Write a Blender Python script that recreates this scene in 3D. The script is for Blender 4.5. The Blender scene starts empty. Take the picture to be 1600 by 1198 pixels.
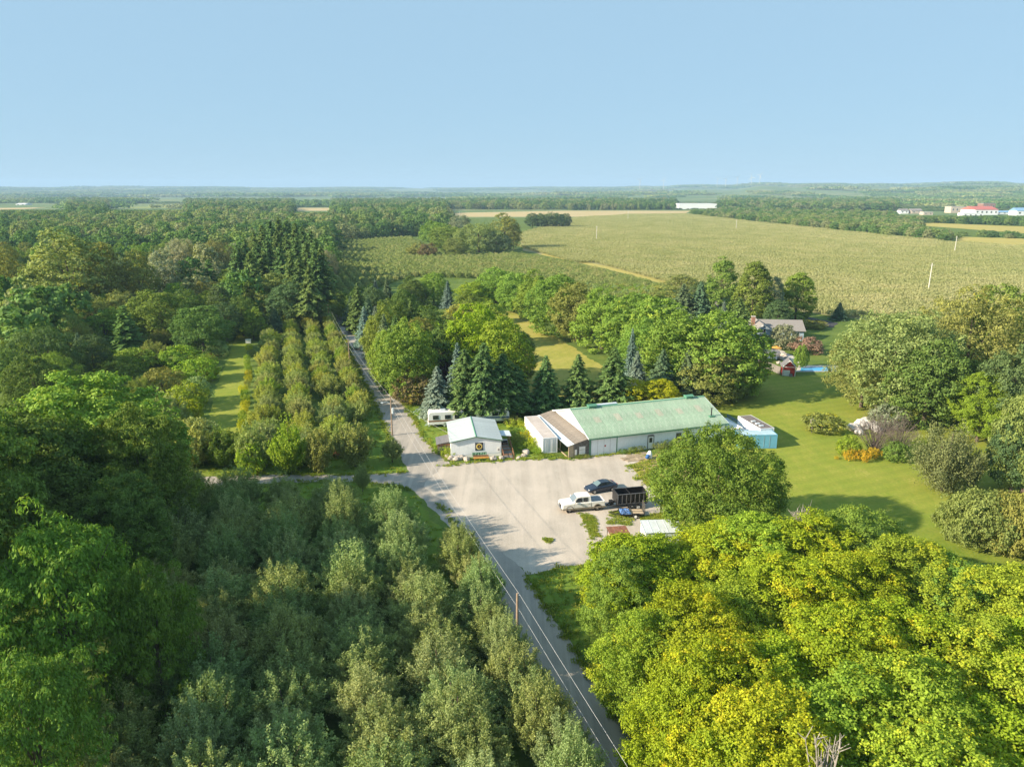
import bpy, bmesh, math, random
import numpy as np
from mathutils import Vector, Matrix, noise as mnoise
# ------------------------------------------------------------------ camera, sky, sun, exposure
SC = bpy.context.scene
COL = SC.collection
CAM_H = 40.0; PITCH = math.radians(15.2); FPX = 1110.0
cam = bpy.data.cameras.new('camera'); cam_o = bpy.data.objects.new('camera', cam); COL.objects.link(cam_o)
cam.sensor_width = 36.0; cam.sensor_fit = 'HORIZONTAL'; cam.lens = 36.0*FPX/1600.0
cam.clip_start = 0.5; cam.clip_end = 60000
cam_o.location = (0, 0, CAM_H); cam_o.rotation_euler = (math.radians(90)-PITCH, 0, 0)
SC.camera = cam_o
SUN_EL = math.radians(26); SUN_TRAVEL = math.radians(19)      # light travels towards +x, a little towards +y
w = bpy.data.worlds.new('World'); SC.world = w; w.use_nodes = True
nt = w.node_tree; bg = nt.nodes['Background']
sky = nt.nodes.new('ShaderNodeTexSky'); sky.sky_type = 'NISHITA'; sky.sun_disc = False
sky.sun_elevation = SUN_EL
sky.sun_rotation = math.radians(270) - SUN_TRAVEL
sky.altitude = 0; sky.air_density = 1.0; sky.dust_density = 0.0; sky.ozone_density = 4.0
hz_ = nt.nodes.new('ShaderNodeMix'); hz_.data_type = 'RGBA'; hz_.inputs[0].default_value = 0.93      # even blue of a hazy clear day
hz_.inputs[7].default_value = (1.66, 2.60, 3.38, 1); nt.links.new(sky.outputs[0], hz_.inputs[6])
nt.links.new(hz_.outputs[2], bg.inputs[0]); bg.inputs[1].default_value = 0.072
sl = bpy.data.lights.new('sun', 'SUN'); sl.energy = 3.4; sl.angle = math.radians(0.8); sl.color = (1.0, 0.86, 0.66)
so = bpy.data.objects.new('sun', sl); COL.objects.link(so)
d = Vector((math.cos(SUN_TRAVEL)*math.cos(SUN_EL), math.sin(SUN_TRAVEL)*math.cos(SUN_EL), -math.sin(SUN_EL)))
so.rotation_euler = d.to_track_quat('-Z', 'Y').to_euler()
so.location = (-60, -10, 80)
SC.view_settings.view_transform = 'Standard'; SC.view_settings.look = 'None'
SC.view_settings.exposure = 1.7; SC.view_settings.gamma = 1.0
cy = SC.cycles
cy.max_bounces = 8; cy.diffuse_bounces = 6; cy.glossy_bounces = 2; cy.transmission_bounces = 6
cy.volume_bounces = 0; cy.transparent_max_bounces = 4
cy.sample_clamp_indirect = 6.0

# ------------------------------------------------------------------ survey helpers (picture position -> place on the ground)
cp, sp = math.cos(PITCH), math.sin(PITCH)
def G(px, py, z=0.0):
    a = (px-800)/FPX; b = (599-py)/FPX
    t = (z-CAM_H)/(-sp+b*cp)
    return (a*t, (cp+b*sp)*t)
def depth(x, y, z=0.0): return y*cp+(CAM_H-z)*sp
def height_at(x, y, pt):
    b = (599-pt)/FPX          # z with (y*sp+(z-H)*cp) = b*(y*cp+(H-z)*sp)
    return CAM_H + y*(b*cp-sp)/(cp+b*sp)
rnd = random.Random(7)
def nz(x, y, s=1.0, seed=0.0): return mnoise.noise(Vector((x*s+seed*17.3, y*s-seed*9.1, seed*3.7)))

# ------------------------------------------------------------------ materials
MATS = {}
def new_mat(name):
    m = bpy.data.materials.new(name); m.use_nodes = True
    t = m.node_tree; t.nodes.clear()
    out = t.nodes.new('ShaderNodeOutputMaterial')
    MATS[name] = m
    return m, t, out
def N(t, typ, **kw):
    n = t.nodes.new(typ)
    for k, v in kw.items():
        if k.startswith('i_'):
            key = k[2:]; key = int(key) if key.isdigit() else key.replace('_', ' ')
            n.inputs[key].default_value = v
        else: setattr(n, k, v)
    return n
def ramp(t, fac, stops):
    r = t.nodes.new('ShaderNodeValToRGB'); cr = r.color_ramp
    while len(cr.elements) < len(stops): cr.elements.new(0.5)
    for e, (p, c) in zip(cr.elements, stops): e.position = p; e.color = (*c, 1)
    t.links.new(fac, r.inputs[0]); return r.outputs[0]
def noise_tex(t, vec, scale, detail=4, rough=0.55):
    n = t.nodes.new('ShaderNodeTexNoise'); n.inputs['Scale'].default_value = scale
    n.inputs['Detail'].default_value = detail; n.inputs['Roughness'].default_value = rough
    t.links.new(vec, n.inputs['Vector']); return n.outputs[0]
def mixc(t, fac, a, b, mode='MIX'):
    m = t.nodes.new('ShaderNodeMix'); m.data_type = 'RGBA'; m.blend_type = mode
    for s, v in ((m.inputs[0], fac), (m.inputs[6], a), (m.inputs[7], b)):
        if isinstance(v, (int, float)): s.default_value = v
        elif isinstance(v, tuple): s.default_value = (*v, 1) if len(v) == 3 else v
        else: t.links.new(v, s)
    return m.outputs[2]
def mapping(t, vec, rot=0.0, scale=(1, 1, 1)):
    m = t.nodes.new('ShaderNodeMapping'); m.inputs['Rotation'].default_value = (0, 0, rot); m.inputs['Scale'].default_value = scale
    t.links.new(vec, m.inputs[0]); return m.outputs[0]
def mathn(t, op, a, b=0.5, clamp=False):
    m = t.nodes.new('ShaderNodeMath'); m.operation = op; m.use_clamp = clamp
    for s, v in ((m.inputs[0], a), (m.inputs[1], b)):
        if isinstance(v, (int, float)): s.default_value = v
        else: t.links.new(v, s)
    return m.outputs[0]
def finish(t, out, col, rough=0.7, metal=0.0, bump=None, bstr=0.3, bdist=0.02, spec=0.3):
    b = t.nodes.new('ShaderNodeBsdfPrincipled')
    if isinstance(col, tuple): b.inputs['Base Color'].default_value = (*col, 1)
    else: t.links.new(col, b.inputs['Base Color'])
    if isinstance(rough, (int, float)): b.inputs['Roughness'].default_value = rough
    else: t.links.new(rough, b.inputs['Roughness'])
    b.inputs['Metallic'].default_value = metal; b.inputs['Specular IOR Level'].default_value = spec
    if bump is not None:
        bp = t.nodes.new('ShaderNodeBump'); bp.inputs['Strength'].default_value = bstr; bp.inputs['Distance'].default_value = bdist
        t.links.new(bump, bp.inputs['Height']); t.links.new(bp.outputs[0], b.inputs['Normal'])
    t.links.new(b.outputs[0], out.inputs[0]); return b
def basic(name, col, rough=0.7, var=0.25, scale=3.0, metal=0.0, bstr=0.15, dirt=None, spec=0.3, dirt_amt=0.5):
    m, t, out = new_mat(name)
    geo = N(t, 'ShaderNodeTexCoord'); v = geo.outputs['Object']
    n1 = noise_tex(t, v, scale); n2 = noise_tex(t, v, scale*6, 3)
    c = ramp(t, n1, [(0.3, tuple(k*(1-var) for k in col)), (0.7, tuple(min(1, k*(1+var*.6)) for k in col))])
    if dirt:
        f = mathn(t, 'MULTIPLY', ramp(t, n2, [(0.52, (0, 0, 0)), (0.72, (1, 1, 1))]), dirt_amt)
        c = mixc(t, f, c, dirt)
    oi = N(t, 'ShaderNodeObjectInfo')
    k = mathn(t, 'MULTIPLY_ADD', oi.outputs['Random'], 0.12); k.node.inputs[2].default_value = 0.94
    hs = N(t, 'ShaderNodeHueSaturation'); t.links.new(c, hs.inputs['Color']); t.links.new(k, hs.inputs['Value'])
    finish(t, out, hs.outputs[0], rough, metal, n2, bstr, 0.02, spec)
    return m
# foliage: colour of the kind comes from the object, every leaf and spray has its own tint
def leaf_mat(name, inst=False, palette=None, trans=0.33):
    m, t, out = new_mat(name)
    tint = N(t, 'ShaderNodeAttribute', attribute_name='tint'); hue = N(t, 'ShaderNodeAttribute', attribute_name='hue')
    oi = N(t, 'ShaderNodeObjectInfo')
    if palette:
        tc = N(t, 'ShaderNodeNewGeometry')
        big = noise_tex(t, tc.outputs['Position'], 0.004, 3)
        f = mathn(t, 'ADD', mathn(t, 'MULTIPLY', oi.outputs['Random'], 0.75), mathn(t, 'MULTIPLY', mathn(t, 'SUBTRACT', big, 0.42), 1.3), True)
        base = ramp(t, f, palette)
        aut = None
    else:
        base = oi.outputs['Color']
        lo = mathn(t, 'SUBTRACT', 1.0, oi.outputs['Alpha'])
        aut = mathn(t, 'MULTIPLY', mathn(t, 'SUBTRACT', hue.outputs['Fac'], lo), 3.0, True)
        base = mixc(t, mathn(t, 'MULTIPLY', aut, 0.75), base, mixc(t, tint.outputs['Fac'], (0.46, 0.37, 0.02), (0.38, 0.45, 0.015)))
    hs = N(t, 'ShaderNodeHueSaturation')
    v = mathn(t, 'ADD', mathn(t, 'MULTIPLY', tint.outputs['Fac'], 0.55), mathn(t, 'MULTIPLY', hue.outputs['Fac'], 0.42))
    t.links.new(mathn(t, 'ADD', v, 0.60), hs.inputs['Value'])
    h = mathn(t, 'ADD', mathn(t, 'MULTIPLY', hue.outputs['Fac'], -0.018), 0.502)
    t.links.new(h, hs.inputs['Hue']); t.links.new(base, hs.inputs['Color'])
    df = N(t, 'ShaderNodeBsdfDiffuse'); tr = N(t, 'ShaderNodeBsdfTranslucent'); gl = N(t, 'ShaderNodeBsdfGlossy', i_Roughness=0.6)
    gl.inputs['Color'].default_value = (0.9, 0.9, 0.85, 1)
    t.links.new(hs.outputs[0], df.inputs[0])
    warm = mixc(t, 1.0, hs.outputs[0], (1.12, 1.15, 0.6), 'MULTIPLY'); t.links.new(warm, tr.inputs[0])
    m1 = N(t, 'ShaderNodeMixShader', i_0=trans); t.links.new(df.outputs[0], m1.inputs[1]); t.links.new(tr.outputs[0], m1.inputs[2])
    m2 = N(t, 'ShaderNodeMixShader', i_0=0.008); t.links.new(m1.outputs[0], m2.inputs[1]); t.links.new(gl.outputs[0], m2.inputs[2])
    t.links.new(m2.outputs[0], out.inputs[0])
    return m
LEAF = leaf_mat('leaf')
NEEDLE = leaf_mat('needle', trans=0.15)
FAR_LEAF = leaf_mat('far_leaf', palette=[(0.0, (0.070, 0.158, 0.044)), (0.22, (0.105, 0.212, 0.054)), (0.45, (0.158, 0.271, 0.070)), (0.62, (0.222, 0.302, 0.091)), (0.8, (0.282, 0.312, 0.151)), (1.0, (0.302, 0.383, 0.101))])
APPLE_LEAF = leaf_mat('apple_leaf', palette=[(0.0, (0.189, 0.255, 0.075)), (0.5, (0.255, 0.320, 0.104)), (1.0, (0.358, 0.368, 0.151))])
CORN_LEAF = leaf_mat('corn_leaf', palette=[(0.0, (.29, .315, .13)), (0.5, (.345, .355, .16)), (1.0, (.42, .405, .20))])
BARK = basic('bark', (.13, .10, .075), .9, .35, 5, bstr=.6)
BARK_PALE = basic('bark_pale', (.30, .27, .24), .9, .3, 5, bstr=.5)
TWIG = basic('twig', (.15, .12, .105), .9, .3, 4)

def ground_mat(name, cols, scale=0.25, fine=6.0, stripes=None, tracks=None, bstr=.4, sat=None):
    m, t, out = new_mat(name)
    g = N(t, 'ShaderNodeNewGeometry'); v = g.outputs['Position']
    a = noise_tex(t, v, scale, 5, .6); b = noise_tex(t, v, fine, 4, .65)
    mid_ = noise_tex(t, mapping(t, v, .5, (.55, .22, .55)), 1.0, 4, .6)
    f = mathn(t, 'ADD', mathn(t, 'ADD', mathn(t, 'MULTIPLY', a, .42), mathn(t, 'MULTIPLY', b, .36)), mathn(t, 'MULTIPLY', mid_, .22))
    n = len(cols)
    c = ramp(t, f, [(0.32+0.36*i/(n-1), k) for i, k in enumerate(cols)])
    if stripes:
        rot, width, amt = stripes
        wv = N(t, 'ShaderNodeTexWave', i_Scale=1.0, i_Distortion=1.2, i_Detail=2.0)
        wv.inputs['Detail Scale'].default_value = 0.4
        t.links.new(mapping(t, v, rot, (0.314/width,)*3), wv.inputs[0])
        c = mixc(t, amt, c, ramp(t, wv.outputs[0], [(0.3, (.55, .55, .55)), (0.7, (1.35, 1.35, 1.2))]), 'MULTIPLY')
    if tracks:
        for rot, sc_, col, amt in (tracks if isinstance(tracks, list) else [tracks]):
            wob = mixc(t, 1.0, v, mixc(t, 1.0, (0.0, 0.0, 0.0), N(t, 'ShaderNodeTexNoise', i_Scale=.06).outputs[1], 'ADD'), 'ADD') if isinstance(tracks, list) else v
            if isinstance(tracks, list):
                nw = [n for n in t.nodes if n.type == 'TEX_NOISE'][-1]; t.links.new(v, nw.inputs['Vector'])
            s = noise_tex(t, mapping(t, wob, rot, (sc_, sc_*.03, 1)), 1.0, 4, .65)
            c = mixc(t, mathn(t, 'MULTIPLY', ramp(t, s, [(0.48, (0, 0, 0)), (0.62, (1, 1, 1))]), amt), c, col)
    finish(t, out, c, .95, 0, b, bstr, .06, .1)
    return m
M_GROUND = ground_mat('rough_grass', [(0.050, 0.085, 0.017), (0.085, 0.135, 0.026), (0.135, 0.185, 0.037), (0.199, 0.220, 0.057)], .12, 3.0)
M_LAWN = ground_mat('mown_lawn', [(0.106, 0.177, 0.023), (0.177, 0.234, 0.031), (0.248, 0.270, 0.043), (0.383, 0.334, 0.099)], .05, 2.5, stripes=(1.2, 2.2, .09))
M_DRYLAWN = ground_mat('dry_lawn', [(0.185, 0.213, 0.035), (0.284, 0.284, 0.057), (0.369, 0.327, 0.085), (0.426, 0.355, 0.128)], .1, 2.5, stripes=(.5, 2.0, .06))
M_VERGE = ground_mat('verge_grass', [(0.071, 0.135, 0.020), (0.114, 0.192, 0.026), (0.170, 0.227, 0.034), (0.270, 0.256, 0.071)], .15, 3.0, stripes=(-.3, 1.1, .12))
M_LOT = ground_mat('pale_gravel', [(.28, .25, .215), (.40, .355, .30), (.50, .44, .375), (.60, .535, .46)], .11, 5.0, tracks=[(1.75, .5, (.36, .31, .26), .35), (1.3, .6, (.58, .50, .42), .3), (.35, .9, (.36, .31, .26), .14)])
M_ROAD = ground_mat('road_gravel', [(0.244, 0.222, 0.195), (0.305, 0.278, 0.244), (0.366, 0.329, 0.287), (0.403, 0.360, 0.311)], .3, 9.0, tracks=(-.30, 1.1, (0.464, 0.409, 0.348), .55))
M_ASPHALT = ground_mat('asphalt', [(.05, .05, .055), (.065, .065, .07), (.08, .08, .085)], .3, 8.0)
M_CORNSOIL = ground_mat('corn_floor', [(.215, .21, .10), (.26, .25, .12), (.30, .28, .135), (.33, .305, .15)], .012, .5, bstr=.2)
M_WEEDS = ground_mat('weedy_grass', [(0.128, 0.185, 0.023), (0.199, 0.241, 0.028), (0.270, 0.270, 0.043), (0.383, 0.312, 0.071)], .35, 4.0)
M_DRYP = ground_mat('dry_grass_and_gravel', [(0.146, 0.159, 0.037), (0.293, 0.232, 0.073), (0.403, 0.317, 0.159), (0.488, 0.403, 0.293)], .35, 2.0)
M_FARGROUND = ground_mat('countryside', [(0.071, 0.121, 0.043), (0.099, 0.156, 0.050), (0.142, 0.199, 0.071), (0.241, 0.256, 0.114), (0.369, 0.341, 0.185)], .0011, .006, bstr=0.0)
M_FIELD_GREEN = ground_mat('green_field', [(0.185, 0.241, 0.071), (0.241, 0.284, 0.085), (0.284, 0.298, 0.099)], .01, .3, bstr=.1)
M_FIELD_TAN = ground_mat('tan_field', [(0.398, 0.327, 0.142), (0.469, 0.369, 0.185), (0.511, 0.412, 0.227)], .01, .3, bstr=.1)
M_FIELD_GOLD = ground_mat('golden_field', [(0.312, 0.284, 0.085), (0.398, 0.341, 0.099), (0.469, 0.383, 0.128)], .02, .4, bstr=.1)

# ------------------------------------------------------------------ mesh helpers
class MB:
    def __init__(s): s.v = []; s.f = []; s.m = []
    def quad(s, *p, m=0):
        i = len(s.v); s.v += [tuple(q) for q in p]; s.f.append(tuple(range(i, i+len(p)))); s.m.append(m); return s
    def box(s, x0, x1, y0, y1, z0, z1, m=0, M=None):
        c = [(x0, y0, z0), (x1, y0, z0), (x1, y1, z0), (x0, y1, z0), (x0, y0, z1), (x1, y0, z1), (x1, y1, z1), (x0, y1, z1)]
        if M is not None: c = [tuple(M @ Vector(p)) for p in c]
        i = len(s.v); s.v += c
        for f in ((0, 3, 2, 1), (4, 5, 6, 7), (0, 1, 5, 4), (1, 2, 6, 5), (2, 3, 7, 6), (3, 0, 4, 7)):
            s.f.append(tuple(i+k for k in f)); s.m.append(m)
        return s
    def beam(s, a, b, wd, ht, m=0):          # a bar of rectangular section from a to b
        a = Vector(a); b = Vector(b); d = b-a; L = d.length
        q = d.to_track_quat('X', 'Z').to_matrix().to_4x4()
        return s.box(0, L, -wd/2, wd/2, -ht/2, ht/2, m, Matrix.Translation(a) @ q)
    def prism(s, poly, y0, y1, m=0, axis='y'):   # poly in (x,z) pushed along y, or (y,z) along x, or (x,y) along z
        n = len(poly)
        mk = {'y': lambda p, t: (p[0], t, p[1]), 'x': lambda p, t: (t, p[0], p[1]), 'z': lambda p, t: (p[0], p[1], t)}[axis]
        i = len(s.v); s.v += [mk(p, y0) for p in poly]+[mk(p, y1) for p in poly]
        s.f.append(tuple(i+k for k in range(n))); s.f.append(tuple(i+n+k for k in reversed(range(n)))); s.m += [m, m]
        for k in range(n):
            k2 = (k+1) % n; s.f.append((i+k, i+n+k, i+n+k2, i+k2)); s.m.append(m)
        return s
    def tube(s, pts, rad, n=6, m=0, cap=True):
        pts = [Vector(p) for p in pts]; rings = []
        for k, p in enumerate(pts):
            d = (pts[min(k+1, len(pts)-1)]-pts[max(k-1, 0)]).normalized()
            a = d.orthogonal().normalized() if abs(d.z) < .9 else Vector((1, 0, 0)); a = (a-d*a.dot(d)).normalized(); b = d.cross(a)
            r = rad[k] if isinstance(rad, (list, tuple)) else rad
            i = len(s.v); rings.append(i)
            for j in range(n):
                t = 2*math.pi*j/n; s.v.append(tuple(p+a*(r*math.cos(t))+b*(r*math.sin(t))))
        for i, j in zip(rings, rings[1:]):
            for k in range(n):
                s.f.append((i+k, i+(k+1) % n, j+(k+1) % n, j+k)); s.m.append(m)
        if cap:
            s.f.append(tuple(reversed(range(rings[0], rings[0]+n)))); s.f.append(tuple(range(rings[-1], rings[-1]+n))); s.m += [m, m]
        return s
    def cyl(s, c, axis, r, h, n=16, m=0):
        c = Vector(c); ax = Vector(axis).normalized(); return s.tube([c-ax*h/2, c+ax*h/2], r, n, m)
    def loft(s, secs, m=0, caps=True):
        n = len(secs[0]); i0 = len(s.v)
        for q in secs: s.v += [tuple(p) for p in q]
        for a in range(len(secs)-1):
            for k in range(n):
                k2 = (k+1) % n; s.f.append((i0+a*n+k, i0+a*n+k2, i0+(a+1)*n+k2, i0+(a+1)*n+k)); s.m.append(m)
        if caps:
            s.f.append(tuple(reversed(range(i0, i0+n)))); e = i0+(len(secs)-1)*n; s.f.append(tuple(range(e, e+n))); s.m += [m, m]
        return s
    def mesh(s, name, mats, smooth=False):
        me = bpy.data.meshes.new(name); me.from_pydata(s.v, [], s.f)
        for mt in (mats if isinstance(mats, (list, tuple)) else [mats]): me.materials.append(mt)
        me.polygons.foreach_set('material_index', s.m)
        bm = bmesh.new(); bm.from_mesh(me); bmesh.ops.recalc_face_normals(bm, faces=bm.faces); bm.to_mesh(me); bm.free()
        if smooth: me.polygons.foreach_set('use_smooth', [True]*len(me.polygons))
        return me
    def build(s, name, mats, parent=None, smooth=False, bevel=0, loc=None, rotz=0):
        o = bpy.data.objects.new(name, s.mesh(name, mats, smooth)); COL.objects.link(o)
        if parent: o.parent = parent
        if loc: o.location = loc
        if rotz: o.rotation_euler = (0, 0, rotz)
        if bevel:
            b = o.modifiers.new('bevel', 'BEVEL'); b.width = bevel; b.segments = 2; b.limit_method = 'ANGLE'
        return o
def tag(o, label=None, cat=None, group=None, kind=None):
    if label: o['label'] = label
    if cat: o['category'] = cat
    if group: o['group'] = group
    if kind: o['kind'] = kind
    return o
def thing(name, label, cat, loc=(0, 0, 0), rotz=0.0, group=None):
    o = bpy.data.objects.new(name, None); COL.objects.link(o); o.empty_display_size = .5
    if len(loc) == 2: loc = (loc[0], loc[1], 0)
    o.location = loc; o.rotation_euler = (0, 0, rotz)
    return tag(o, label, cat, group)
def link(name, me, parent=None, loc=None, rot=None, scale=None):
    o = bpy.data.objects.new(name, me); COL.objects.link(o)
    if parent: o.parent = parent
    if loc is not None: o.location = loc
    if rot is not None: o.rotation_euler = rot
    if scale is not None: o.scale = scale
    return o
def sheet(name, poly, z, mat, jit=.25, step=.7, kind='structure'):
    """a flat patch of ground with an irregular edge"""
    pts = []
    n = len(poly)
    for i in range(n):
        a = Vector(poly[i]); b = Vector(poly[(i+1) % n]); L = (b-a).length
        k = max(1, min(400, int(L/step)))
        nrm = Vector((-(b-a).y, (b-a).x)).normalized() if L > 0 else Vector((0, 0))
        for j in range(k):
            p = a+(b-a)*(j/k)
            p = p+nrm*jit*(nz(p.x, p.y, .45, 3)*1.6+nz(p.x, p.y, 1.7, 5)*.8)
            pts.append((p.x, p.y, z))
    me = bpy.data.meshes.new(name); me.from_pydata(pts, [], [tuple(range(len(pts)))]); me.materials.append(mat)
    bm = bmesh.new(); bm.from_mesh(me); bmesh.ops.triangulate(bm, faces=bm.faces)
    for f in bm.faces:
        if f.normal.z < 0: f.normal_flip()
    bm.to_mesh(me); bm.free()
    o = bpy.data.objects.new(name, me); COL.objects.link(o); o['kind'] = kind
    return o
def pxpoly(*p): return [G(*q) for q in p]
def inside(p, poly):
    x, y = p; c = False; n = len(poly); j = n-1
    for i in range(n):
        xi, yi = poly[i]; xj, yj = poly[j]
        if (yi > y) != (yj > y) and x < (xj-xi)*(y-yi)/(yj-yi)+xi: c = not c
        j = i
    return c

# ------------------------------------------------------------------ the land
def sstep(a, b, x):
    t = max(0.0, min(1.0, (x-a)/(b-a))); return t*t*(3-2*t)
def land_z(x, y):
    r = math.hypot(x, y)
    if r < 1500: return 0.0
    az = math.atan2(x, max(y, 1e-6)) if y > 0 else math.copysign(math.pi/2, x)
    right = sstep(.02, .34, az)
    a1 = 78*(.75+.55*mnoise.noise(Vector((az*7, 1.3, 0)))+.22*mnoise.noise(Vector((az*26, 7.3, 0))))
    z = right*a1*sstep(2600, 5600, r)
    a2 = 62+22*mnoise.noise(Vector((az*6+3, 5.1, 0)))+8*mnoise.noise(Vector((az*30, 2.2, 0)))
    z += a2*sstep(5200, 10500, r)*(1-.25*right)
    z += 10*sstep(1500, 3500, r)*mnoise.noise(Vector((x/900, y/900, 0)))
    return z
def build_land():
    rs = [0, 20, 60, 120, 220, 400, 700, 1100, 1500]+[1500*(1.075**k) for k in range(1, 32)]
    angs = sorted([math.radians(a) for a in np.arange(-46, 46.01, .5)]+[math.radians(a) for a in list(range(52, 308, 8))])
    v = [(0, 0, 0)]; f = []
    nA = len(angs)
    for r in rs[1:]:
        for a in angs:
            x, y = r*math.sin(a), r*math.cos(a); v.append((x, y, land_z(x, y)))
    for k in range(nA): f.append((0, 1+(k+1) % nA, 1+k))
    for i in range(len(rs)-2):
        b = 1+i*nA
        for k in range(nA):
            k2 = (k+1) % nA; f.append((b+k, b+k2, b+nA+k2, b+nA+k))
    # two sheets: near meadow and far countryside
    ncut = nA+nA*6
    near = f[:ncut]; far = f[ncut:]
    for name, ff, mt in (('ground', near, M_GROUND), ('far_land', far, M_FARGROUND)):
        me = bpy.data.meshes.new(name); me.from_pydata(v, [], ff); me.materials.append(mt)
        bm = bmesh.new(); bm.from_mesh(me)
        bmesh.ops.delete(bm, geom=[q for q in bm.verts if not q.link_faces], context='VERTS')
        for q in bm.faces:
            if q.normal.z < 0: q.normal_flip()
            q.smooth = True
        bm.to_mesh(me); bm.free()
        o = bpy.data.objects.new(name, me); COL.objects.link(o); o['kind'] = 'structure'
build_land()

ROAD = pxpoly((985, 1330), (910, 1198), (760, 915), (690, 788), (640, 738), (612, 690), (590, 640), (562, 580), (545, 545), (528, 503), (520, 488),
              (534, 488), (545, 505), (572, 545), (603, 580), (637, 640), (662, 685), (702, 722), (760, 800), (822, 900), (950, 1095), (1016, 1198), (1105, 1330))
LOT = pxpoly((690, 728), (720, 724), (800, 718), (850, 717), (905, 716), (985, 708), (1012, 714), (985, 726), (1002, 748), (1027, 766), (1045, 800), (1060, 840),
             (1000, 868), (945, 876), (880, 884), (828, 896), (745, 830), (662, 760))
DRIVE = pxpoly((668, 735), (630, 738), (560, 742), (440, 741), (240, 748), (240, 766), (440, 753), (560, 752), (612, 757), (648, 768), (680, 800), (720, 840), (720, 760))
LAWN = pxpoly((1115, 640), (1150, 560), (1180, 570), (1222, 588), (1290, 586), (1330, 600), (1450, 640), (1500, 640), (1620, 640), (1700, 760), (1700, 890), (1560, 880), (1400, 880), (1250, 900), (1150, 900), (1040, 830), (1020, 750), (1060, 700), (1130, 690))
TRI = pxpoly((824, 900), (880, 886), (945, 878), (1010, 900), (1040, 1000), (1000, 1120), (945, 1070), (880, 985))
LANE = pxpoly((312, 700), (340, 600), (362, 545), (370, 520), (388, 520), (386, 560), (386, 620), (394, 700))
MEADOW = pxpoly((795, 600), (805, 520), (770, 488), (800, 486), (850, 515), (900, 545), (945, 575), (975, 600), (900, 640), (820, 650))
VERGE1 = pxpoly((275, 745), (440, 739), (560, 740), (632, 735), (608, 690), (585, 640), (555, 640), (570, 715), (430, 720), (270, 730))
VERGE2 = pxpoly((250, 768), (440, 755), (560, 755), (610, 760), (645, 775), (690, 830), (735, 900), (800, 1010), (700, 1010), (620, 830), (540, 770), (400, 800), (250, 800))
VERGE3 = pxpoly((700, 722), (664, 685), (640, 640), (607, 580), (620, 580), (700, 650), (830, 640), (870, 700), (850, 715), (790, 716))
DRYP = pxpoly((985, 728), (1012, 713), (1040, 703), (1075, 705), (1085, 740), (1050, 780), (1030, 768), (1004, 749))
sheet('dry_grass_patch', DRYP, .018, M_DRYP, .5)
sheet('road', ROAD, .012, M_ROAD, .22)
sheet('gravel_lot', LOT, .016, M_LOT, .45)
sheet('driveway', DRIVE, .008, M_ROAD, .25)
sheet('lawn', LAWN, .006, M_LAWN, .5)
sheet('roadside_lawn', TRI, .004, M_VERGE, .3)
sheet('mowed_lane', LANE, .005, M_LAWN, .3)
sheet('meadow', MEADOW, .004, M_DRYLAWN, .5)
sheet('drive_verge', VERGE1, .004, M_VERGE, .3)
sheet('orchard_grass', VERGE2, .004, M_VERGE, .3)
sheet('yard_grass', VERGE3, .003, M_VERGE, .3)
CORN = pxpoly((812, 366), (905, 341), (985, 336), (1070, 335), (1200, 350), (1330, 364), (1490, 380), (1700, 392), (1700, 560), (1500, 520), (1290, 492), (1080, 457), (1045, 443), (950, 418), (855, 400), (818, 392))
sheet('corn_ground', CORN, .02, M_CORNSOIL, 2.0, 8)
sheet('field_track', pxpoly((845, 398), (950, 421), (1045, 446), (1045, 441), (950, 416.5), (850, 396)), .03, M_FIELD_GOLD, .5, 5)
sheet('tan_field', pxpoly((690, 339), (905, 339), (1070, 333.5), (1080, 329.5), (880, 329.5), (700, 333)), .05, M_FIELD_TAN, 3, 20)
sheet('golden_field', pxpoly((1430, 352), (1700, 372), (1700, 358), (1445, 348)), .05, M_FIELD_GOLD, 2, 10)
sheet('golden_meadow', pxpoly((1490, 379), (1700, 391), (1700, 376), (1500, 370)), .04, M_FIELD_GOLD, 2, 10)
sheet('tan_strip', pxpoly((462, 329.5), (518, 329.5), (516, 325.0), (466, 325.0)), .1, M_FIELD_TAN, 4, 20)
sheet('green_field', pxpoly((150, 325.5), (285, 325.5), (285, 319.5), (180, 319.5)), .1, M_FIELD_GREEN, 5, 25)
sheet('pale_field', pxpoly((0, 328), (40, 327), (110, 321), (90, 318), (-60, 320), (-60, 328)), .1, M_FIELD_TAN, 5, 25)

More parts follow.
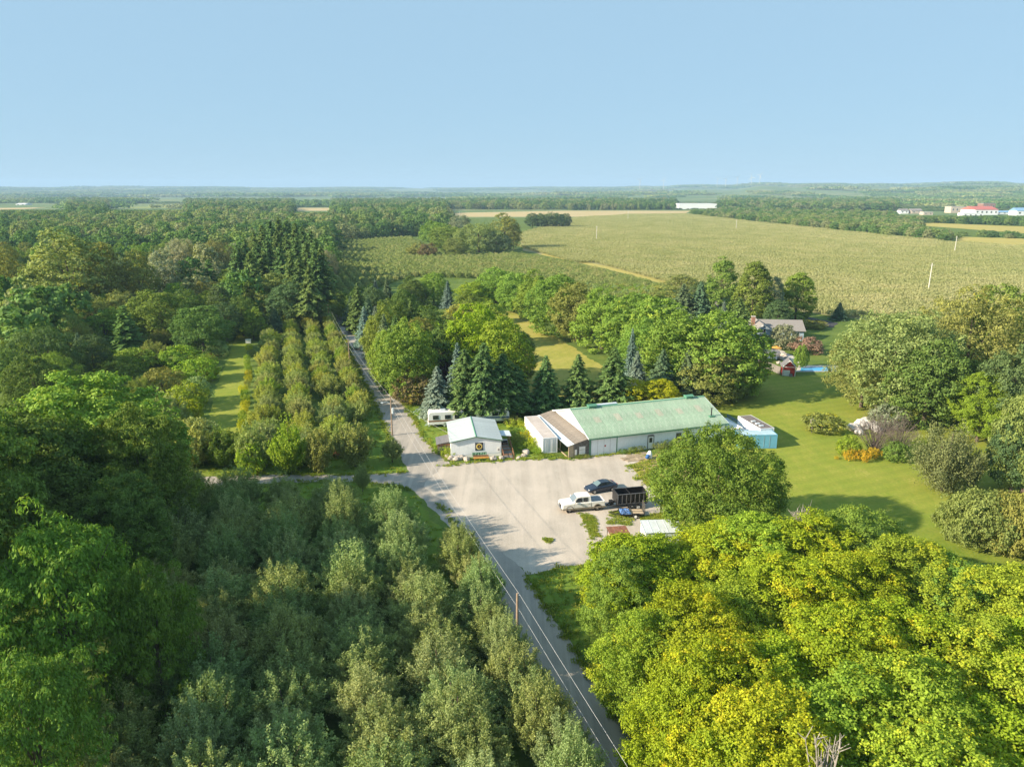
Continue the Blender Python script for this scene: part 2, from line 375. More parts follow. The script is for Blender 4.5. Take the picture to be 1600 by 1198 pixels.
# ------------------------------------------------------------------ foliage meshes
def unit(a): return a/np.maximum(np.linalg.norm(a, axis=1, keepdims=True), 1e-9)
def leaf_mesh(name, c, nrm, L, W, tint, hue, mats, rs, axis=None, extra=None, fold=.12):
    """one small folded four-cornered face per leaf or spray; extra = MB with wood (slot 1)"""
    n = len(c); nrm = unit(nrm)
    r = rs.normal(size=(n, 3)) if axis is None else axis+.35*rs.normal(size=(n, 3))
    t = unit(r-nrm*np.sum(r*nrm, 1, keepdims=True)); b = np.cross(nrm, t)
    L = np.broadcast_to(np.asarray(L, float), (n,))[:, None]; W = np.broadcast_to(np.asarray(W, float), (n,))[:, None]
    V = np.stack([c-t*L*.5, c+b*W*.5+nrm*W*fold+t*L*.08, c+t*L*.5, c-b*W*.5+nrm*W*fold+t*L*.08], 1).reshape(-1, 3)
    nv, nf = n*4, n
    ev = np.array(extra.v, float).reshape(-1, 3) if extra else np.zeros((0, 3)); ef = extra.f if extra else []
    me = bpy.data.meshes.new(name)
    sizes = np.array([4]*nf+[len(f) for f in ef], np.int32)
    loops = np.concatenate([np.arange(nv), np.array([k+nv for f in ef for k in f], int)]).astype(np.int32)
    me.vertices.add(nv+len(ev)); me.vertices.foreach_set('co', np.concatenate([V, ev]).astype(np.float32).ravel())
    me.loops.add(len(loops)); me.loops.foreach_set('vertex_index', loops)
    me.polygons.add(len(sizes)); me.polygons.foreach_set('loop_start', np.concatenate([[0], np.cumsum(sizes)[:-1]]).astype(np.int32))
    for k in mats: me.materials.append(k)
    me.polygons.foreach_set('material_index', np.array([0]*nf+[1]*len(ef), np.int32))
    for nm, val in (('tint', tint), ('hue', hue)):
        at = me.attributes.new(nm, 'FLOAT', 'POINT')
        at.data.foreach_set('value', np.concatenate([np.repeat(val, 4), np.zeros(len(ev))]).astype(np.float32))
    me.update(calc_edges=True)
    return me
def fib(n, lo=-1.0, rs=None):
    k = np.arange(n)+.5; z = 1-(1-lo)*k/n; ph = k*2.399963
    r = np.sqrt(np.maximum(0, 1-z*z)); d = np.stack([r*np.cos(ph), r*np.sin(ph), z], 1)
    if rs is not None: d = unit(d+rs.normal(size=d.shape)*.16)
    return d
def lump(d, seed, f=2.2):
    s = np.random.RandomState(seed+900); out = np.zeros(len(d))
    for k in range(5):
        v = s.normal(size=3)*f; out += np.sin(d@v+s.uniform(0, 6.28))
    return out/5
def crown_round(name, seed, H, R, nclump=90, nleaf=14000, leaf=.3, base=.16, lumpy=.16, csize=(.2, .32), taper=0.0, stretch=.75,
                shape=1.0, leafW=.7, mat=LEAF, upright=.28, rand=.48, inner=.25, huer=.5, droop=0.0, flat=.8, tuft=.17):
    rs = np.random.RandomState(seed)
    zc = H*(base+(1-base)*.48); ah = H*(1-base)*.5
    d = fib(nclump, -.88, rs)
    rad = 1+lumpy*1.6*lump(d, seed)+lumpy*.35*rs.normal(size=nclump)
    prof = 1-taper*np.clip(d[:, 2], -.2, 1)
    cr = R*rs.uniform(csize[0], csize[1], nclump)
    k = np.clip(rad, .55, 1.35)
    C = np.stack([d[:, 0]*(R-cr*.75)*k*prof, d[:, 1]*(R-cr*.75)*k*prof, d[:, 2]*(ah-cr*.6)*np.clip(k, .7, 1.15)+zc], 1)
    ni = int(nclump*inner)
    di = fib(ni, -.6, rs); ci = R*rs.uniform(.25, .36, ni); m = rs.uniform(.35, .62, ni)[:, None]
    Ci = di*m*np.array([[R, R, ah]])+np.array([[0, 0, zc]])
    C = np.concatenate([C, Ci]); cr = np.concatenate([cr, ci]); d = np.concatenate([d, di])
    wts = cr**2; wts[-ni:] *= .45
    idx = rs.choice(len(C), nleaf, p=wts/wts.sum())
    # every clump is made of tufts, every tuft of leaves
    ns = 12
    sd_ = unit(rs.normal(size=(len(C)*ns, 3))+np.repeat(d, ns, 0)*.8+np.array([[0, 0, .2]]))
    sr = np.repeat(cr, ns)[:, None]*rs.uniform(.62, 1.05, (len(C)*ns, 1))
    fz = np.array([[1, 1, flat*stretch/.75]])
    S = np.repeat(C, ns, 0)+sd_*sr*fz
    sid = idx*ns+rs.randint(0, ns, nleaf)
    lo_ = rs.normal(size=(nleaf, 3)); ll = np.repeat(cr, ns)[sid][:, None]*tuft
    P = S[sid]+lo_*ll*np.array([[1, 1, .62]])
    P[:, 2] -= droop*(np.hypot(lo_[:, 0], lo_[:, 1])*ll[:, 0]+.25*ll[:, 0]*rs.uniform(size=nleaf)*4)
    nr = sd_[sid]*.75+lo_*.25+np.array([[0, 0, upright]])+rand*rs.normal(size=(nleaf, 3))
    P[:, 2] = np.maximum(P[:, 2], H*base*.35+.1)
    hc = np.clip(rs.uniform(size=len(C))*.6+.2+huer*.3*lump(d, seed+5, 1.6), 0, 1)
    hue = np.clip(np.repeat(hc, ns)+.11*rs.normal(size=len(C)*ns), 0, 1)[sid]
    hue = np.clip(hue+.05*rs.normal(size=nleaf), 0, 1)
    ax = None
    if droop: ax = np.tile(np.array([[0, 0, -1.0]]), (nleaf, 1))
    return leaf_mesh(name, P, nr, leaf*rs.uniform(.7, 1.25, nleaf), leaf*leafW*rs.uniform(.7, 1.25, nleaf), rs.uniform(size=nleaf), hue, [mat], rs, ax)
def crown_feather(name, seed, H, R, nbr=46, nleaf=9000, leaf=.17, base=.14, mat=LEAF, spread=1.0, up=.5, bush=.13):
    """upright feathery shoots rising from a low fork (fruit trees let go)"""
    rs = np.random.RandomState(seed); P = []; D = []; S = []
    per = nleaf//nbr
    for i in range(nbr):
        ph = rs.uniform(0, 6.283); q = math.sqrt(rs.uniform(.02, 1)); out = R*q*spread*rs.uniform(.8, 1.1)
        top = H*(1-.5*q**1.4)*rs.uniform(.72, 1.06)
        z0 = H*base*rs.uniform(.8, 2.2)
        a = np.array([0.12*math.cos(ph), .12*math.sin(ph), z0])
        e = np.array([out*math.cos(ph), out*math.sin(ph), max(top, z0+.8)])
        t = rs.beta(1.6, 1.15, per)[:, None]
        cur = a+(e-a)*np.concatenate([t**.72, t**.72, t**1.25], 1)
        wd = (R*bush)*(1.25-t*.95)
        p = cur+rs.normal(size=(per, 3))*wd*np.array([[1, 1, .9]])
        tw = rs.normal(size=(9, 3))*np.array([[1, 1, .5]])+np.array([[0, 0, .7]]); k_ = (t[:, 0]*8.99).astype(int)
        p += tw[k_]*(R*.13)*rs.uniform(0, 1, (per, 1))*(1.15-t)
        # small upright side shoots
        P.append(p); dd = np.tile((e-a)/np.linalg.norm(e-a), (per, 1)); dd[:, 2] += up
        D.append(dd); S.append(np.full(per, rs.uniform(.1, .9)))
    P = np.concatenate(P); D = np.concatenate(D); S = np.concatenate(S); n = len(P)
    P[:, 2] = np.maximum(P[:, 2], .25)
    cen = P-np.array([[0, 0, H*.45]]); cen = unit(cen)
    nr = cen*.55+rs.normal(size=(n, 3))*.8+np.array([[0, 0, .25]])
    return leaf_mesh(name, P, nr, leaf*rs.uniform(.8, 1.5, n), leaf*.5*rs.uniform(.7, 1.3, n), rs.uniform(size=n), np.clip(S+.12*rs.normal(size=n), 0, 1), [mat], rs, D+.5*rs.normal(size=(n, 3)))
def crown_spruce(name, seed, H, R, levels=34, per=11, seg=13, base=.07, mat=NEEDLE, droop=.32, power=.85, spray=.5, ragged=.18):
    rs = np.random.RandomState(seed); P = []; D = []; NR = []; S = []; SZ = []
    for l in range(levels):
        f = (l+.5)/levels; z = H*(base+(1-base)*f)
        rr = R*((1-f)**power)*(1+ragged*rs.normal()*.5)+.12
        nb = max(4, int(per*(0.45+.55*(1-f))))
        ph0 = rs.uniform(0, 6.28)
        for b in range(nb):
            ph = ph0+6.283*b/nb+rs.normal()*.16; L = rr*(1+ragged*rs.normal())
            if L < .1: continue
            ns = max(3, int(seg*(L/R)**.6)+2)
            t = np.linspace(.16, 1, ns); h = rs.uniform(.15, .85)
            u = np.array([math.cos(ph), math.sin(ph), 0]); s_ = np.array([-u[1], u[0], 0])
            for sgn in (-1, 1, 0):
                wd = .24*L*(1-t*.72)*abs(sgn)+.02
                p = u[None]*(L*t)[:, None]+s_[None]*(sgn*wd*rs.uniform(.6, 1.1, ns))[:, None]
                zz = z+.10*L*t-droop*L*t**1.8+.06*L*(t > .85)-abs(sgn)*.05*L
                p[:, 2] = zz+rs.normal(size=ns)*.05
                P.append(p); D.append(u[None]+sgn*.75*s_[None]+np.stack([0*t, 0*t, -.35*np.ones(ns)], 1))
                NR.append(np.tile(np.array([[0, 0, 1.0]]), (ns, 1))+.5*u[None]+.45*rs.normal(size=(ns, 3)))
                S.append(np.full(ns, h)+.35*(t-.5)); SZ.append(np.full(ns, 1.0)*(.65+.5*(1-f)))
    P = np.concatenate(P); D = np.concatenate(D); NR = np.concatenate(NR); S = np.concatenate(S); SZ = np.concatenate(SZ); n = len(P)
    P[:, 2] = np.maximum(P[:, 2], .12)
    sz = spray*SZ*rs.uniform(.75, 1.3, n)
    return leaf_mesh(name, P, NR, sz*1.25, sz*.55, rs.uniform(size=n), np.clip(S, 0, 1), [mat], rs, D+.3*rs.normal(size=(n, 3)), fold=-.25)
def trunk_mesh(name, seed, H, r, fork=.35, limbs=5, R=3.0, mat=BARK, straight=False):
    rs = random.Random(seed); mb = MB()
    if straight:
        mb.tube([(0, 0, -.1), (0, 0, H*.5), (0, 0, H*.93)], [r, r*.65, r*.08], 6)
    else:
        mb.tube([(0, 0, -.15), (rs.uniform(-.1, .1), rs.uniform(-.1, .1), H*fork), (rs.uniform(-.3, .3), rs.uniform(-.3, .3), H*.72)], [r*1.25, r*.85, r*.25], 7)
        for i in range(limbs):
            a = i*6.283/limbs+rs.uniform(-.4, .4); k = rs.uniform(.45, .75); z0 = H*fork*rs.uniform(.7, 1.1)
            mb.tube([(0, 0, z0), (R*.35*k*math.cos(a), R*.35*k*math.sin(a), z0+(H-z0)*.3), (R*k*math.cos(a), R*k*math.sin(a), z0+(H-z0)*rs.uniform(.5, .72))], [r*.5, r*.32, r*.07], 5)
    return mb.mesh(name, mat)
def twig_mesh(name, seed, H, R, n=70, rad=.02, mat=TWIG):
    rs = random.Random(seed); mb = MB()
    for i in range(n):
        a = rs.uniform(0, 6.283); q = math.sqrt(rs.random()); L = R*q
        tip = Vector((L*math.cos(a), L*math.sin(a), H*(1-.55*q*q)*rs.uniform(.7, 1.05)))
        st = Vector((rs.uniform(-.3, .3)*R*.5, rs.uniform(-.3, .3)*R*.5, 0))
        mid = st.lerp(tip, .5)+Vector((rs.uniform(-.2, .2), rs.uniform(-.2, .2), .25*H*rs.random()))
        mb.tube([st, mid, tip], [rad*1.6, rad, rad*.4], 3, cap=False)
        for j in range(5):
            t = rs.uniform(.35, .95); p = (mid.lerp(tip, (t-.5)*2) if t > .5 else st.lerp(mid, t*2))
            e = p+Vector((rs.uniform(-1, 1), rs.uniform(-1, 1), rs.uniform(.2, 1.2)))*R*.2
            mb.tube([p, e], [rad*.7, rad*.25], 3, cap=False)
    return mb.mesh(name, mat)

# library: kind -> list of (crown mesh, trunk mesh, natural height, natural crown width)
LIB = {}
def lib(kind, H, R, crowns, trunk): LIB[kind] = [(c, trunk, H, 2*R) for c in crowns]
lib('maple_close', 12, 4.6, [crown_round('maple_crown', 10+i, 12, 4.6, 170, 70000, .175, .10, .26, (.12, .25), .16, rand=.65, huer=.9) for i in range(4)], trunk_mesh('maple_trunk', 1, 12, .22, R=4))
lib('lot_maple', 14, 9, [crown_round('maple_crown', 16, 14, 9, 230, 60000, .27, .03, .12, (.10, .19), .1)], trunk_mesh('maple_trunk', 16, 14, .35, R=7))
lib('big_close', 20, 9, [crown_round('broad_crown', 20+i, 20, 9, 220, 70000, .34, .08, .2, (.09, .19), .1, rand=.7, flat=.7) for i in range(2)], trunk_mesh('broad_trunk', 2, 20, .45, R=7))
lib('ash_close', 19, 8.5, [crown_round('ash_crown', 30+i, 19, 8.5, 120, 34000, .44, .06, .26, (.12, .2), .2, leafW=.42, rand=.55, flat=.6, inner=.4, droop=.25) for i in range(2)], trunk_mesh('ash_trunk', 3, 19, .4, R=7))
lib('maple', 15, 6.5, [crown_round('maple_crown', 40+i, 15, 6.5, 130, 22000, .36, .05, .18, (.13, .25), .12) for i in range(5)], trunk_mesh('maple_trunk', 4, 15, .3, R=5))
lib('oval', 19, 4.9, [crown_round('oval_crown', 50+i, 19, 4.9, 110, 17000, .42, .03, .10, (.24, .36), .28) for i in range(3)], trunk_mesh('oval_trunk', 5, 19, .3, R=3))
lib('silver', 20, 11.5, [crown_round('silver_crown', 60+i, 20, 11.5, 150, 24000, .55, .03, .2, (.1, .19), .14, leafW=.42, rand=.6, inner=.35) for i in range(2)], trunk_mesh('silver_trunk', 6, 20, .5, R=8))
lib('tall', 20, 6.5, [crown_round('tall_crown', 70+i, 20, 6.5, 85, 11000, .5, .10, .24, (.17, .3), .12, inner=.3) for i in range(4)], trunk_mesh('tall_trunk', 7, 20, .3, R=5))
lib('willow', 16, 9, [crown_round('willow_crown', 80+i, 16, 9, 90, 14000, .8, .03, .16, (.16, .25), .1, leafW=.25, droop=.9, flat=1.0) for i in range(2)], trunk_mesh('willow_trunk', 8, 16, .4, R=6))
lib('orchard', 6, 2.9, [crown_feather('orchard_crown', 90+i, 6, 2.9, 130, 30000, .145, bush=.085) for i in range(6)], trunk_mesh('orchard_trunk', 9, 6, .12, .16, 6, 2.2))
lib('orchard_far', 6, 2.7, [crown_feather('orchard_crown', 190+i, 6, 2.7, 70, 10000, .25, .06, bush=.11) for i in range(6)], trunk_mesh('orchard_trunk', 19, 6, .12, .16, 6, 2.2))
lib('hedge', 14, 6.5, [crown_round('hedge_crown', 240+i, 14, 6.5, 140, 22000, .36, -.02, .16, (.13, .25), .2) for i in range(3)], trunk_mesh('maple_trunk', 24, 14, .3, R=5))
lib('spruce', 13, 3.3, [crown_spruce('spruce_crown', 100+i, 13, 3.3, 36, 12, 12) for i in range(4)], trunk_mesh('spruce_trunk', 10, 13, .2, straight=True))
lib('trunk_spruce', 13, 3.3, [crown_spruce('spruce_crown', 110+i, 13, 3.3, 32, 12, 12, base=.22, power=.62) for i in range(3)], trunk_mesh('spruce_trunk', 11, 13, .2, straight=True))
lib('pine', 21, 3.6, [crown_spruce('pine_crown', 120+i, 21, 3.6, 34, 9, 10, base=.3, power=.7, spray=.8, ragged=.35) for i in range(3)], trunk_mesh('pine_trunk', 12, 21, .22, straight=True))
lib('juniper', 10.5, 5.2, [crown_feather('juniper_crown', 130+i, 10.5, 5.2, 90, 17000, .26, .04, NEEDLE, 1.0, .9) for i in range(2)], trunk_mesh('juniper_trunk', 13, 10.5, .25, .1, 4, 3))
lib('bush', 3.2, 2.4, [crown_round('bush_crown', 140+i, 3.2, 2.4, 46, 4200, .24, .0, .2, (.2, .34), .05) for i in range(4)], trunk_mesh('bush_stem', 14, 3.2, .06, .2, 5, 1.6))
lib('bigbush', 5, 6, [crown_round('bush_crown', 145+i, 5, 6, 150, 20000, .27, .0, .16, (.11, .2), .05) for i in range(2)], trunk_mesh('bush_stem', 15, 5, .08, .2, 6, 4))
lib('twiggy', 5, 4, [twig_mesh('twigs', 150+i, 5, 4, 110) for i in range(2)], None)
lib('weeds', 1.1, 1.6, [crown_round('weed_leaves', 160+i, 1.3, 1.6, 30, 1500, .2, .0, .3, (.2, .36), 0, leafW=.4) for i in range(3)], None)

C = dict(dk=(.128, .205, .044), green=(.180, .262, .048), mid=(0.202, 0.314, 0.048), lt=(0.245, 0.355, 0.034), yg=(0.275, 0.352, 0.020), yel=(.40, .42, .02), gg=(0.256, 0.331, 0.119), ol=(0.222, 0.258, 0.066), bg=(0.110, 0.180, 0.090), blue=(0.161, 0.231, 0.189), sil=(0.266, 0.329, 0.105), br=(0.200, 0.165, 0.070), pur=(0.054, 0.026, 0.031), gold=(0.275, 0.297, 0.083), dks=(0.111, 0.179, 0.065), sp=(0.113, 0.190, 0.053), pale=(0.264, 0.314, 0.091), gray=(0.277, 0.300, 0.177), rust=(0.221, 0.117, 0.039))
TREES = []          # (x, y, crown radius) of what stands already
tk = 0
def put(kind, name, x, y, H, W, col, label, cat='tree', group=None, autumn=0.0, var=None, rz=None, jitter=.1, z=0.0):
    global tk
    tk += 1
    L = LIB[kind]; me, tr, nH, nW = L[(tk if var is None else var) % len(L)]
    root = thing(name, label, cat, (x, y, z), rnd.uniform(0, 6.28) if rz is None else rz, group)
    sx = W/nW; sz = H/nH
    root.scale = (sx, sx, sz)
    cr_name = {'twiggy': 'twigs', 'weeds': 'foliage', 'bush': 'foliage', 'bigbush': 'foliage'}.get(kind, 'crown')
    cr = link(cr_name, me, root)
    q_ = rnd.uniform(-jitter, jitter); j = [1+q_, 1-.25*q_, 1-q_]; b = 1+rnd.uniform(-jitter, jitter)
    c = C[col] if isinstance(col, str) else col
    cr.color = (c[0]*j[0]*b, c[1]*j[1]*b, c[2]*j[2]*b, autumn)
    if tr is not None: link('stem' if kind in ('bush', 'bigbush') else 'trunk', tr, root)
    TREES.append((x, y, W/2))
    return root
def tree(kind, name, px, top, base=None, H=None, w=60, col='green', label='', **k):
    """stands a tree where the photograph shows it: base seen at (px, base), or its top seen at (px, top) with a height of H"""
    if base is not None:
        x, y = G(px, base); h = height_at(x, y, top) if H is None else H
    else:
        x, y = G(px, top, H); h = H
    W = w/FPX*depth(x, y, h*.5)
    return put(kind, name, x, y, h, W, col, label, **k)

# ------------------------------------------------------------------ trees one by one
T = tree
# the two rows of big crowns on the left
T('big_close', 'broad_maple', 105, 588, None, 19.5, 285, 'mid', 'broad dark green maple with a sunlit domed top left of the gravel drive', autumn=.12)
T('big_close', 'broad_maple', 205, 640, None, 17, 150, 'green', 'dark maple crown between the domed maple and the end of the gravel drive', autumn=.05)
T('big_close', 'broad_maple', 10, 640, None, 19, 260, 'dk', 'shaded maple cut off by the left edge below the domed maple')
T('ash_close', 'ash_tree', 62, 775, None, 19, 270, (.18, .30, .04), 'tall layered ash with light green tips standing nearest to the camera on the left', autumn=.16)
T('ash_close', 'ash_tree', 222, 862, None, 14.5, 135, (.135, .25, .04), 'lower dark ash leaning over the orchard beside the tall layered ash')
T('ash_close', 'ash_tree', 15, 985, None, 15, 210, (.135, .25, .04), 'ash tree with bare inner limbs below the tall layered ash')
T('maple_close', 'maple_tree', 190, 745, None, 13, 130, 'dk', 'dark maple filling the gap below the domed maple')
T('maple_close', 'maple_tree', 60, 720, None, 15, 190, 'dk', 'dark maple behind the tall layered ash')
for x, y, lab in [(-47, 43, 'unseen tall maple added left of the layered ash to shade the orchard'), (-49, 57, 'unseen tall maple added left of the shaded maple to shade the orchard')]:
    put('big_close', 'broad_maple', x, y, 23, 15, 'green', lab)  # out of view, added for the shade these two throw across the orchard
# lot tree and the yellowing maples on the right
T('lot_maple', 'maple_tree', 1130, 668, None, 14, 205, (.145, .225, .032), 'round green maple standing alone beside the gravel lot', autumn=.1, var=0)
ymap = [(1010, 826, 10.5, 150, 'yg', .30, 'bright yellow green maple in front of the small white shed'), (972, 868, 9.5, 92, 'mid', .10, 'dark green maple at the lot corner of the yellowing grove'),
        (1018, 955, 10, 125, 'lt', .25, 'light green maple overhanging the roadside lawn'), (1075, 930, 11, 160, 'yg', .34, 'yellow green maple second in from the roadside lawn'),
        (1120, 815, 10, 160, 'yg', .38, 'yellow maple right below the lone maple of the gravel lot'), (1185, 820, 10, 150, 'lt', .22, 'light green maple beside the pale dead branches'),
        (1260, 812, 10.5, 170, 'yg', .36, 'yellow green maple casting its shade on the lawn'), (1352, 806, 10, 130, 'mid', .12, 'green maple at the lawn end of the yellowing grove'),
        (1160, 900, 11, 150, 'lt', .25, 'light green maple in the middle of the yellowing grove'), (1245, 885, 11, 170, 'yg', .42, 'golden yellow maple in the middle of the yellowing grove'),
        (1335, 868, 11, 160, 'yg', .40, 'yellow maple tinged orange on its lawn side'), (1425, 855, 10.5, 160, 'lt', .26, 'light green maple nearest the wide dark bush'),
        (1515, 872, 11, 150, 'mid', .14, 'deep green maple at the right end of the grove'), (1590, 905, 11.5, 170, 'lt', .2, 'light green maple cut by the right edge of the grove'),
        (1082, 1050, 10.5, 150, 'yg', .30, 'yellow green maple leaning over the road edge'), (1130, 1020, 11.5, 180, 'yg', .5, 'maple with orange yellow crown near the road'),
        (1215, 985, 11.5, 190, 'yg', .44, 'yellow maple behind the pale dead branches of the foreground'), (1320, 965, 11.5, 190, 'yg', .38, 'yellow green maple third row of the grove'),
        (1425, 950, 11.5, 180, 'yg', .46, 'golden maple third row of the grove towards the right'), (1525, 975, 11.5, 190, 'lt', .3, 'fresh green maple third row near the right edge'),
        (1172, 1135, 11.5, 185, 'yg', .34, 'yellow maple at the bottom beside the road'), (1215, 1112, 12, 210, 'yg', .4, 'yellow green maple at the bottom of the grove'),
        (1330, 1075, 12, 230, 'lt', .26, 'fresh green maple right of the bare dead branches'), (1455, 1060, 12, 220, 'lt', .24, 'light green maple bottom right of the grove'),
        (1570, 1085, 12, 220, 'yg', .36, 'yellow green maple in the bottom right corner'), (1480, 1180, 12, 240, 'lt', .3, 'lowest light green maple at the bottom right'),
        (1240, 1200, 11.0, 240, 'yg', .42, 'lowest yellow maple below the dead branches'), (1610, 990, 11.5, 180, 'yg', .4, 'yellow maple on the right edge of the third row')]
for i, (px, top, H, wd, col, au, lab) in enumerate(ymap):
    T('maple_close', 'yellowing_maple', px, top, None, H, wd*1.22, col, lab, autumn=au, group='yellowing maples of the grove by the road', var=i)
# spruces and maples round the yard
T('spruce', 'blue_spruce', 685, 572, 656, None, 62, 'blue', 'grey blue spruce at the corner behind the white hut', var=0)
for i, (px, top, base, wd, lab) in enumerate([(727, 545, 655, 66, 'dark spruce with a bare stem behind the grey blue spruce of the hut'), (757, 535, 657, 66, 'tallest dark spruce standing behind the white hut roof'),
                                     (786, 552, 652, 64, 'dark spruce on a bare stem right behind the hut corner'), (808, 572, 650, 56, 'last dark spruce of the hut row beside the yard grass')]):
    T('trunk_spruce', 'spruce_tree', px, top, base, None, wd, 'sp', lab, group='dark spruces behind the hut', var=i)
T('spruce', 'blue_spruce', 716, 535, 630, None, 40, 'blue', 'narrow blue spruce top between the purple plum and the dark spruces', var=1)
T('bush', 'purple_plum', 690, 555, 605, None, 55, 'pur', 'dark purple plum tree behind the blue spruces', var=0)
T('bush', 'russet_shrub', 648, 582, 628, None, 62, 'br', 'russet brown shrub beside the road', var=1, autumn=.35)
T('bush', 'golden_shrub', 640, 566, 610, None, 44, 'yel', 'bright golden shrub beside the road', var=2, autumn=.5)
T('maple', 'maple_tree', 637, 500, 622, None, 92, 'mid', 'rounded green maple beside the road above the golden shrub', var=2, autumn=.14)
T('maple', 'maple_tree', 693, 508, 600, None, 84, 'dk', 'very dark maple behind the purple plum', var=3)
T('maple', 'maple_tree', 742, 478, 600, None, 92, (.27, .38, .02), 'lime green maple standing over the hut spruces', var=4, autumn=.02)
T('maple', 'maple_tree', 785, 500, 610, None, 90, 'lt', 'light green maple with yellow flecks right of the lime green one', var=0, autumn=.12)
T('oval', 'maple_tree', 815, 515, 598, None, 46, 'ol', 'olive maple at the edge of the dry meadow', var=1)
T('maple', 'maple_tree', 612, 470, 560, None, 64, 'dk', 'dark rounded maple over the roadside spruces')
T('maple', 'maple_tree', 668, 480, 560, None, 64, 'dk', 'dark maple behind the rounded roadside maple')
T('bush', 'golden_shrub', 722, 476, 510, None, 60, 'gold', 'yellow flecked shrub under the dark maples', autumn=.45)
T('bush', 'green_shrub', 700, 500, 540, None, 70, 'lt', 'light green shrub thicket in the middle of the tree belt', autumn=.2)
T('bush', 'orange_shrub', 766, 490, 510, None, 14, 'rust', 'small orange shrub beyond the lime green maple', autumn=.6)
for i, (px, top, base, wd, col) in enumerate([(562, 442, 520, 44, 'sp'), (550, 462, 508, 30, 'bg'), (578, 462, 540, 40, 'bg'), (590, 478, 560, 42, 'blue'), (604, 490, 590, 44, 'bg'),
                                              (622, 492, 610, 50, 'sp'), (572, 478, 545, 34, 'blue'), (645, 470, 560, 46, 'sp')]):
    T('spruce', 'spruce_tree', px, top, base, None, wd, col, ['green spruce at the far end of the roadside row', 'small dull spruce where the road bends away', 'blue green spruce second in the roadside row',
      'pale blue spruce of the roadside row', 'blue green spruce lower in the roadside row', 'green spruce next to the rounded roadside maple', 'short pale blue spruce on the road edge', 'dark green spruce behind the roadside row'][i], group='spruces along the road', var=i)
for i, (px, top, base, wd, col, lab) in enumerate([(588, 436, 478, 20, 'blue', 'small blue spruce of the pair beyond the road'), (606, 433, 478, 22, 'bg', 'dark blue spruce of the pair beyond the road'), (700, 438, 482, 22, 'blue', 'silvery spruce between light green trees at the far meadow end')]):
    T('spruce', 'blue_spruce', px, top, base, None, wd, col, lab, var=i)
for i, (kind, px, top, base, wd, col, au, lab) in enumerate([
    ('hedge', 678, 428, 476, 42, 'mid', .1, 'light green maple left of the silvery spruce'), ('hedge', 740, 440, 482, 46, 'lt', .25, 'yellow green maple right of the silvery spruce'),
    ('hedge', 644, 434, 480, 40, 'dk', 0, 'dark maple in shade beyond the blue spruce pair'), ('hedge', 775, 420, 478, 54, 'mid', 0, 'green maple at the far end of the hedge of maples'),
    ('hedge', 806, 425, 487, 52, 'mid', .05, 'mid green maple second from the far end of the meadow hedge'), ('hedge', 838, 425, 500, 56, 'mid', .2, 'maple with a reddish flank beside the dry meadow'),
    ('hedge', 872, 432, 520, 80, 'mid', .12, 'large green maple in the middle of the meadow hedge'), ('hedge', 900, 440, 532, 66, 'ol', .05, 'olive maple in the middle of the meadow hedge'),
    ('hedge', 940, 455, 545, 76, 'mid', .08, 'green maple bordering the meadow and the small apple rows'), ('hedge', 985, 462, 558, 80, 'mid', .18, 'bright green maple bordering the meadow'),
    ('hedge', 1025, 462, 570, 84, 'mid', .1, 'green maple before the grey spruces of the house'), ('hedge', 1062, 490, 612, 110, 'mid', .22, 'big maple with a yellow lit flank behind the barn'),
    ('hedge', 1115, 492, 616, 120, 'mid', .1, 'big dark maple beside the back lawn'), ('hedge', 1150, 525, 610, 70, 'green', .05, 'maple shading the back lawn beside the grey fence'),
    ('hedge', 1098, 545, 625, 90, 'ol', .1, 'lower olive maple behind the barn ridge'), ('hedge', 790, 440, 470, 40, 'dk', 0, 'dark maple behind the meadow hedge')]):
    T(kind, 'maple_tree', px, top, base, None, wd*1.3, col, lab, autumn=au, var=i)
for i, (px, top, base, wd, col, lab) in enumerate([(852, 555, 645, 62, 'sp', 'dark spruce at the left end of the barn'), (902, 553, 642, 62, 'sp', 'dark spruce behind the left barn gable'), (957, 542, 642, 78, 'sp', 'widest dark spruce behind the barn ridge'),
    (993, 548, 625, 44, 'blue', 'pale blue spruce behind the barn ridge'), (985, 512, 600, 26, 'blue', 'thin blue spruce tip before the green maples'), (1032, 545, 628, 56, 'bg', 'blue green spruce between the pale spruce and the yellow maple'),
    (1072, 545, 628, 62, 'bg', 'tall blue green spruce in front of the big dark maple')]):
    T('spruce', 'spruce_tree', px, top, base, None, wd, col, lab, group='spruces behind the barn', var=i)
T('maple', 'maple_tree', 985, 592, 640, None, 64, 'yel', 'low yellow maple peeping over the barn roof', autumn=.15, var=2)
T('maple', 'maple_tree', 1030, 590, 638, None, 62, 'yel', 'second low yellow maple right behind the barn roof', autumn=.12, var=3)
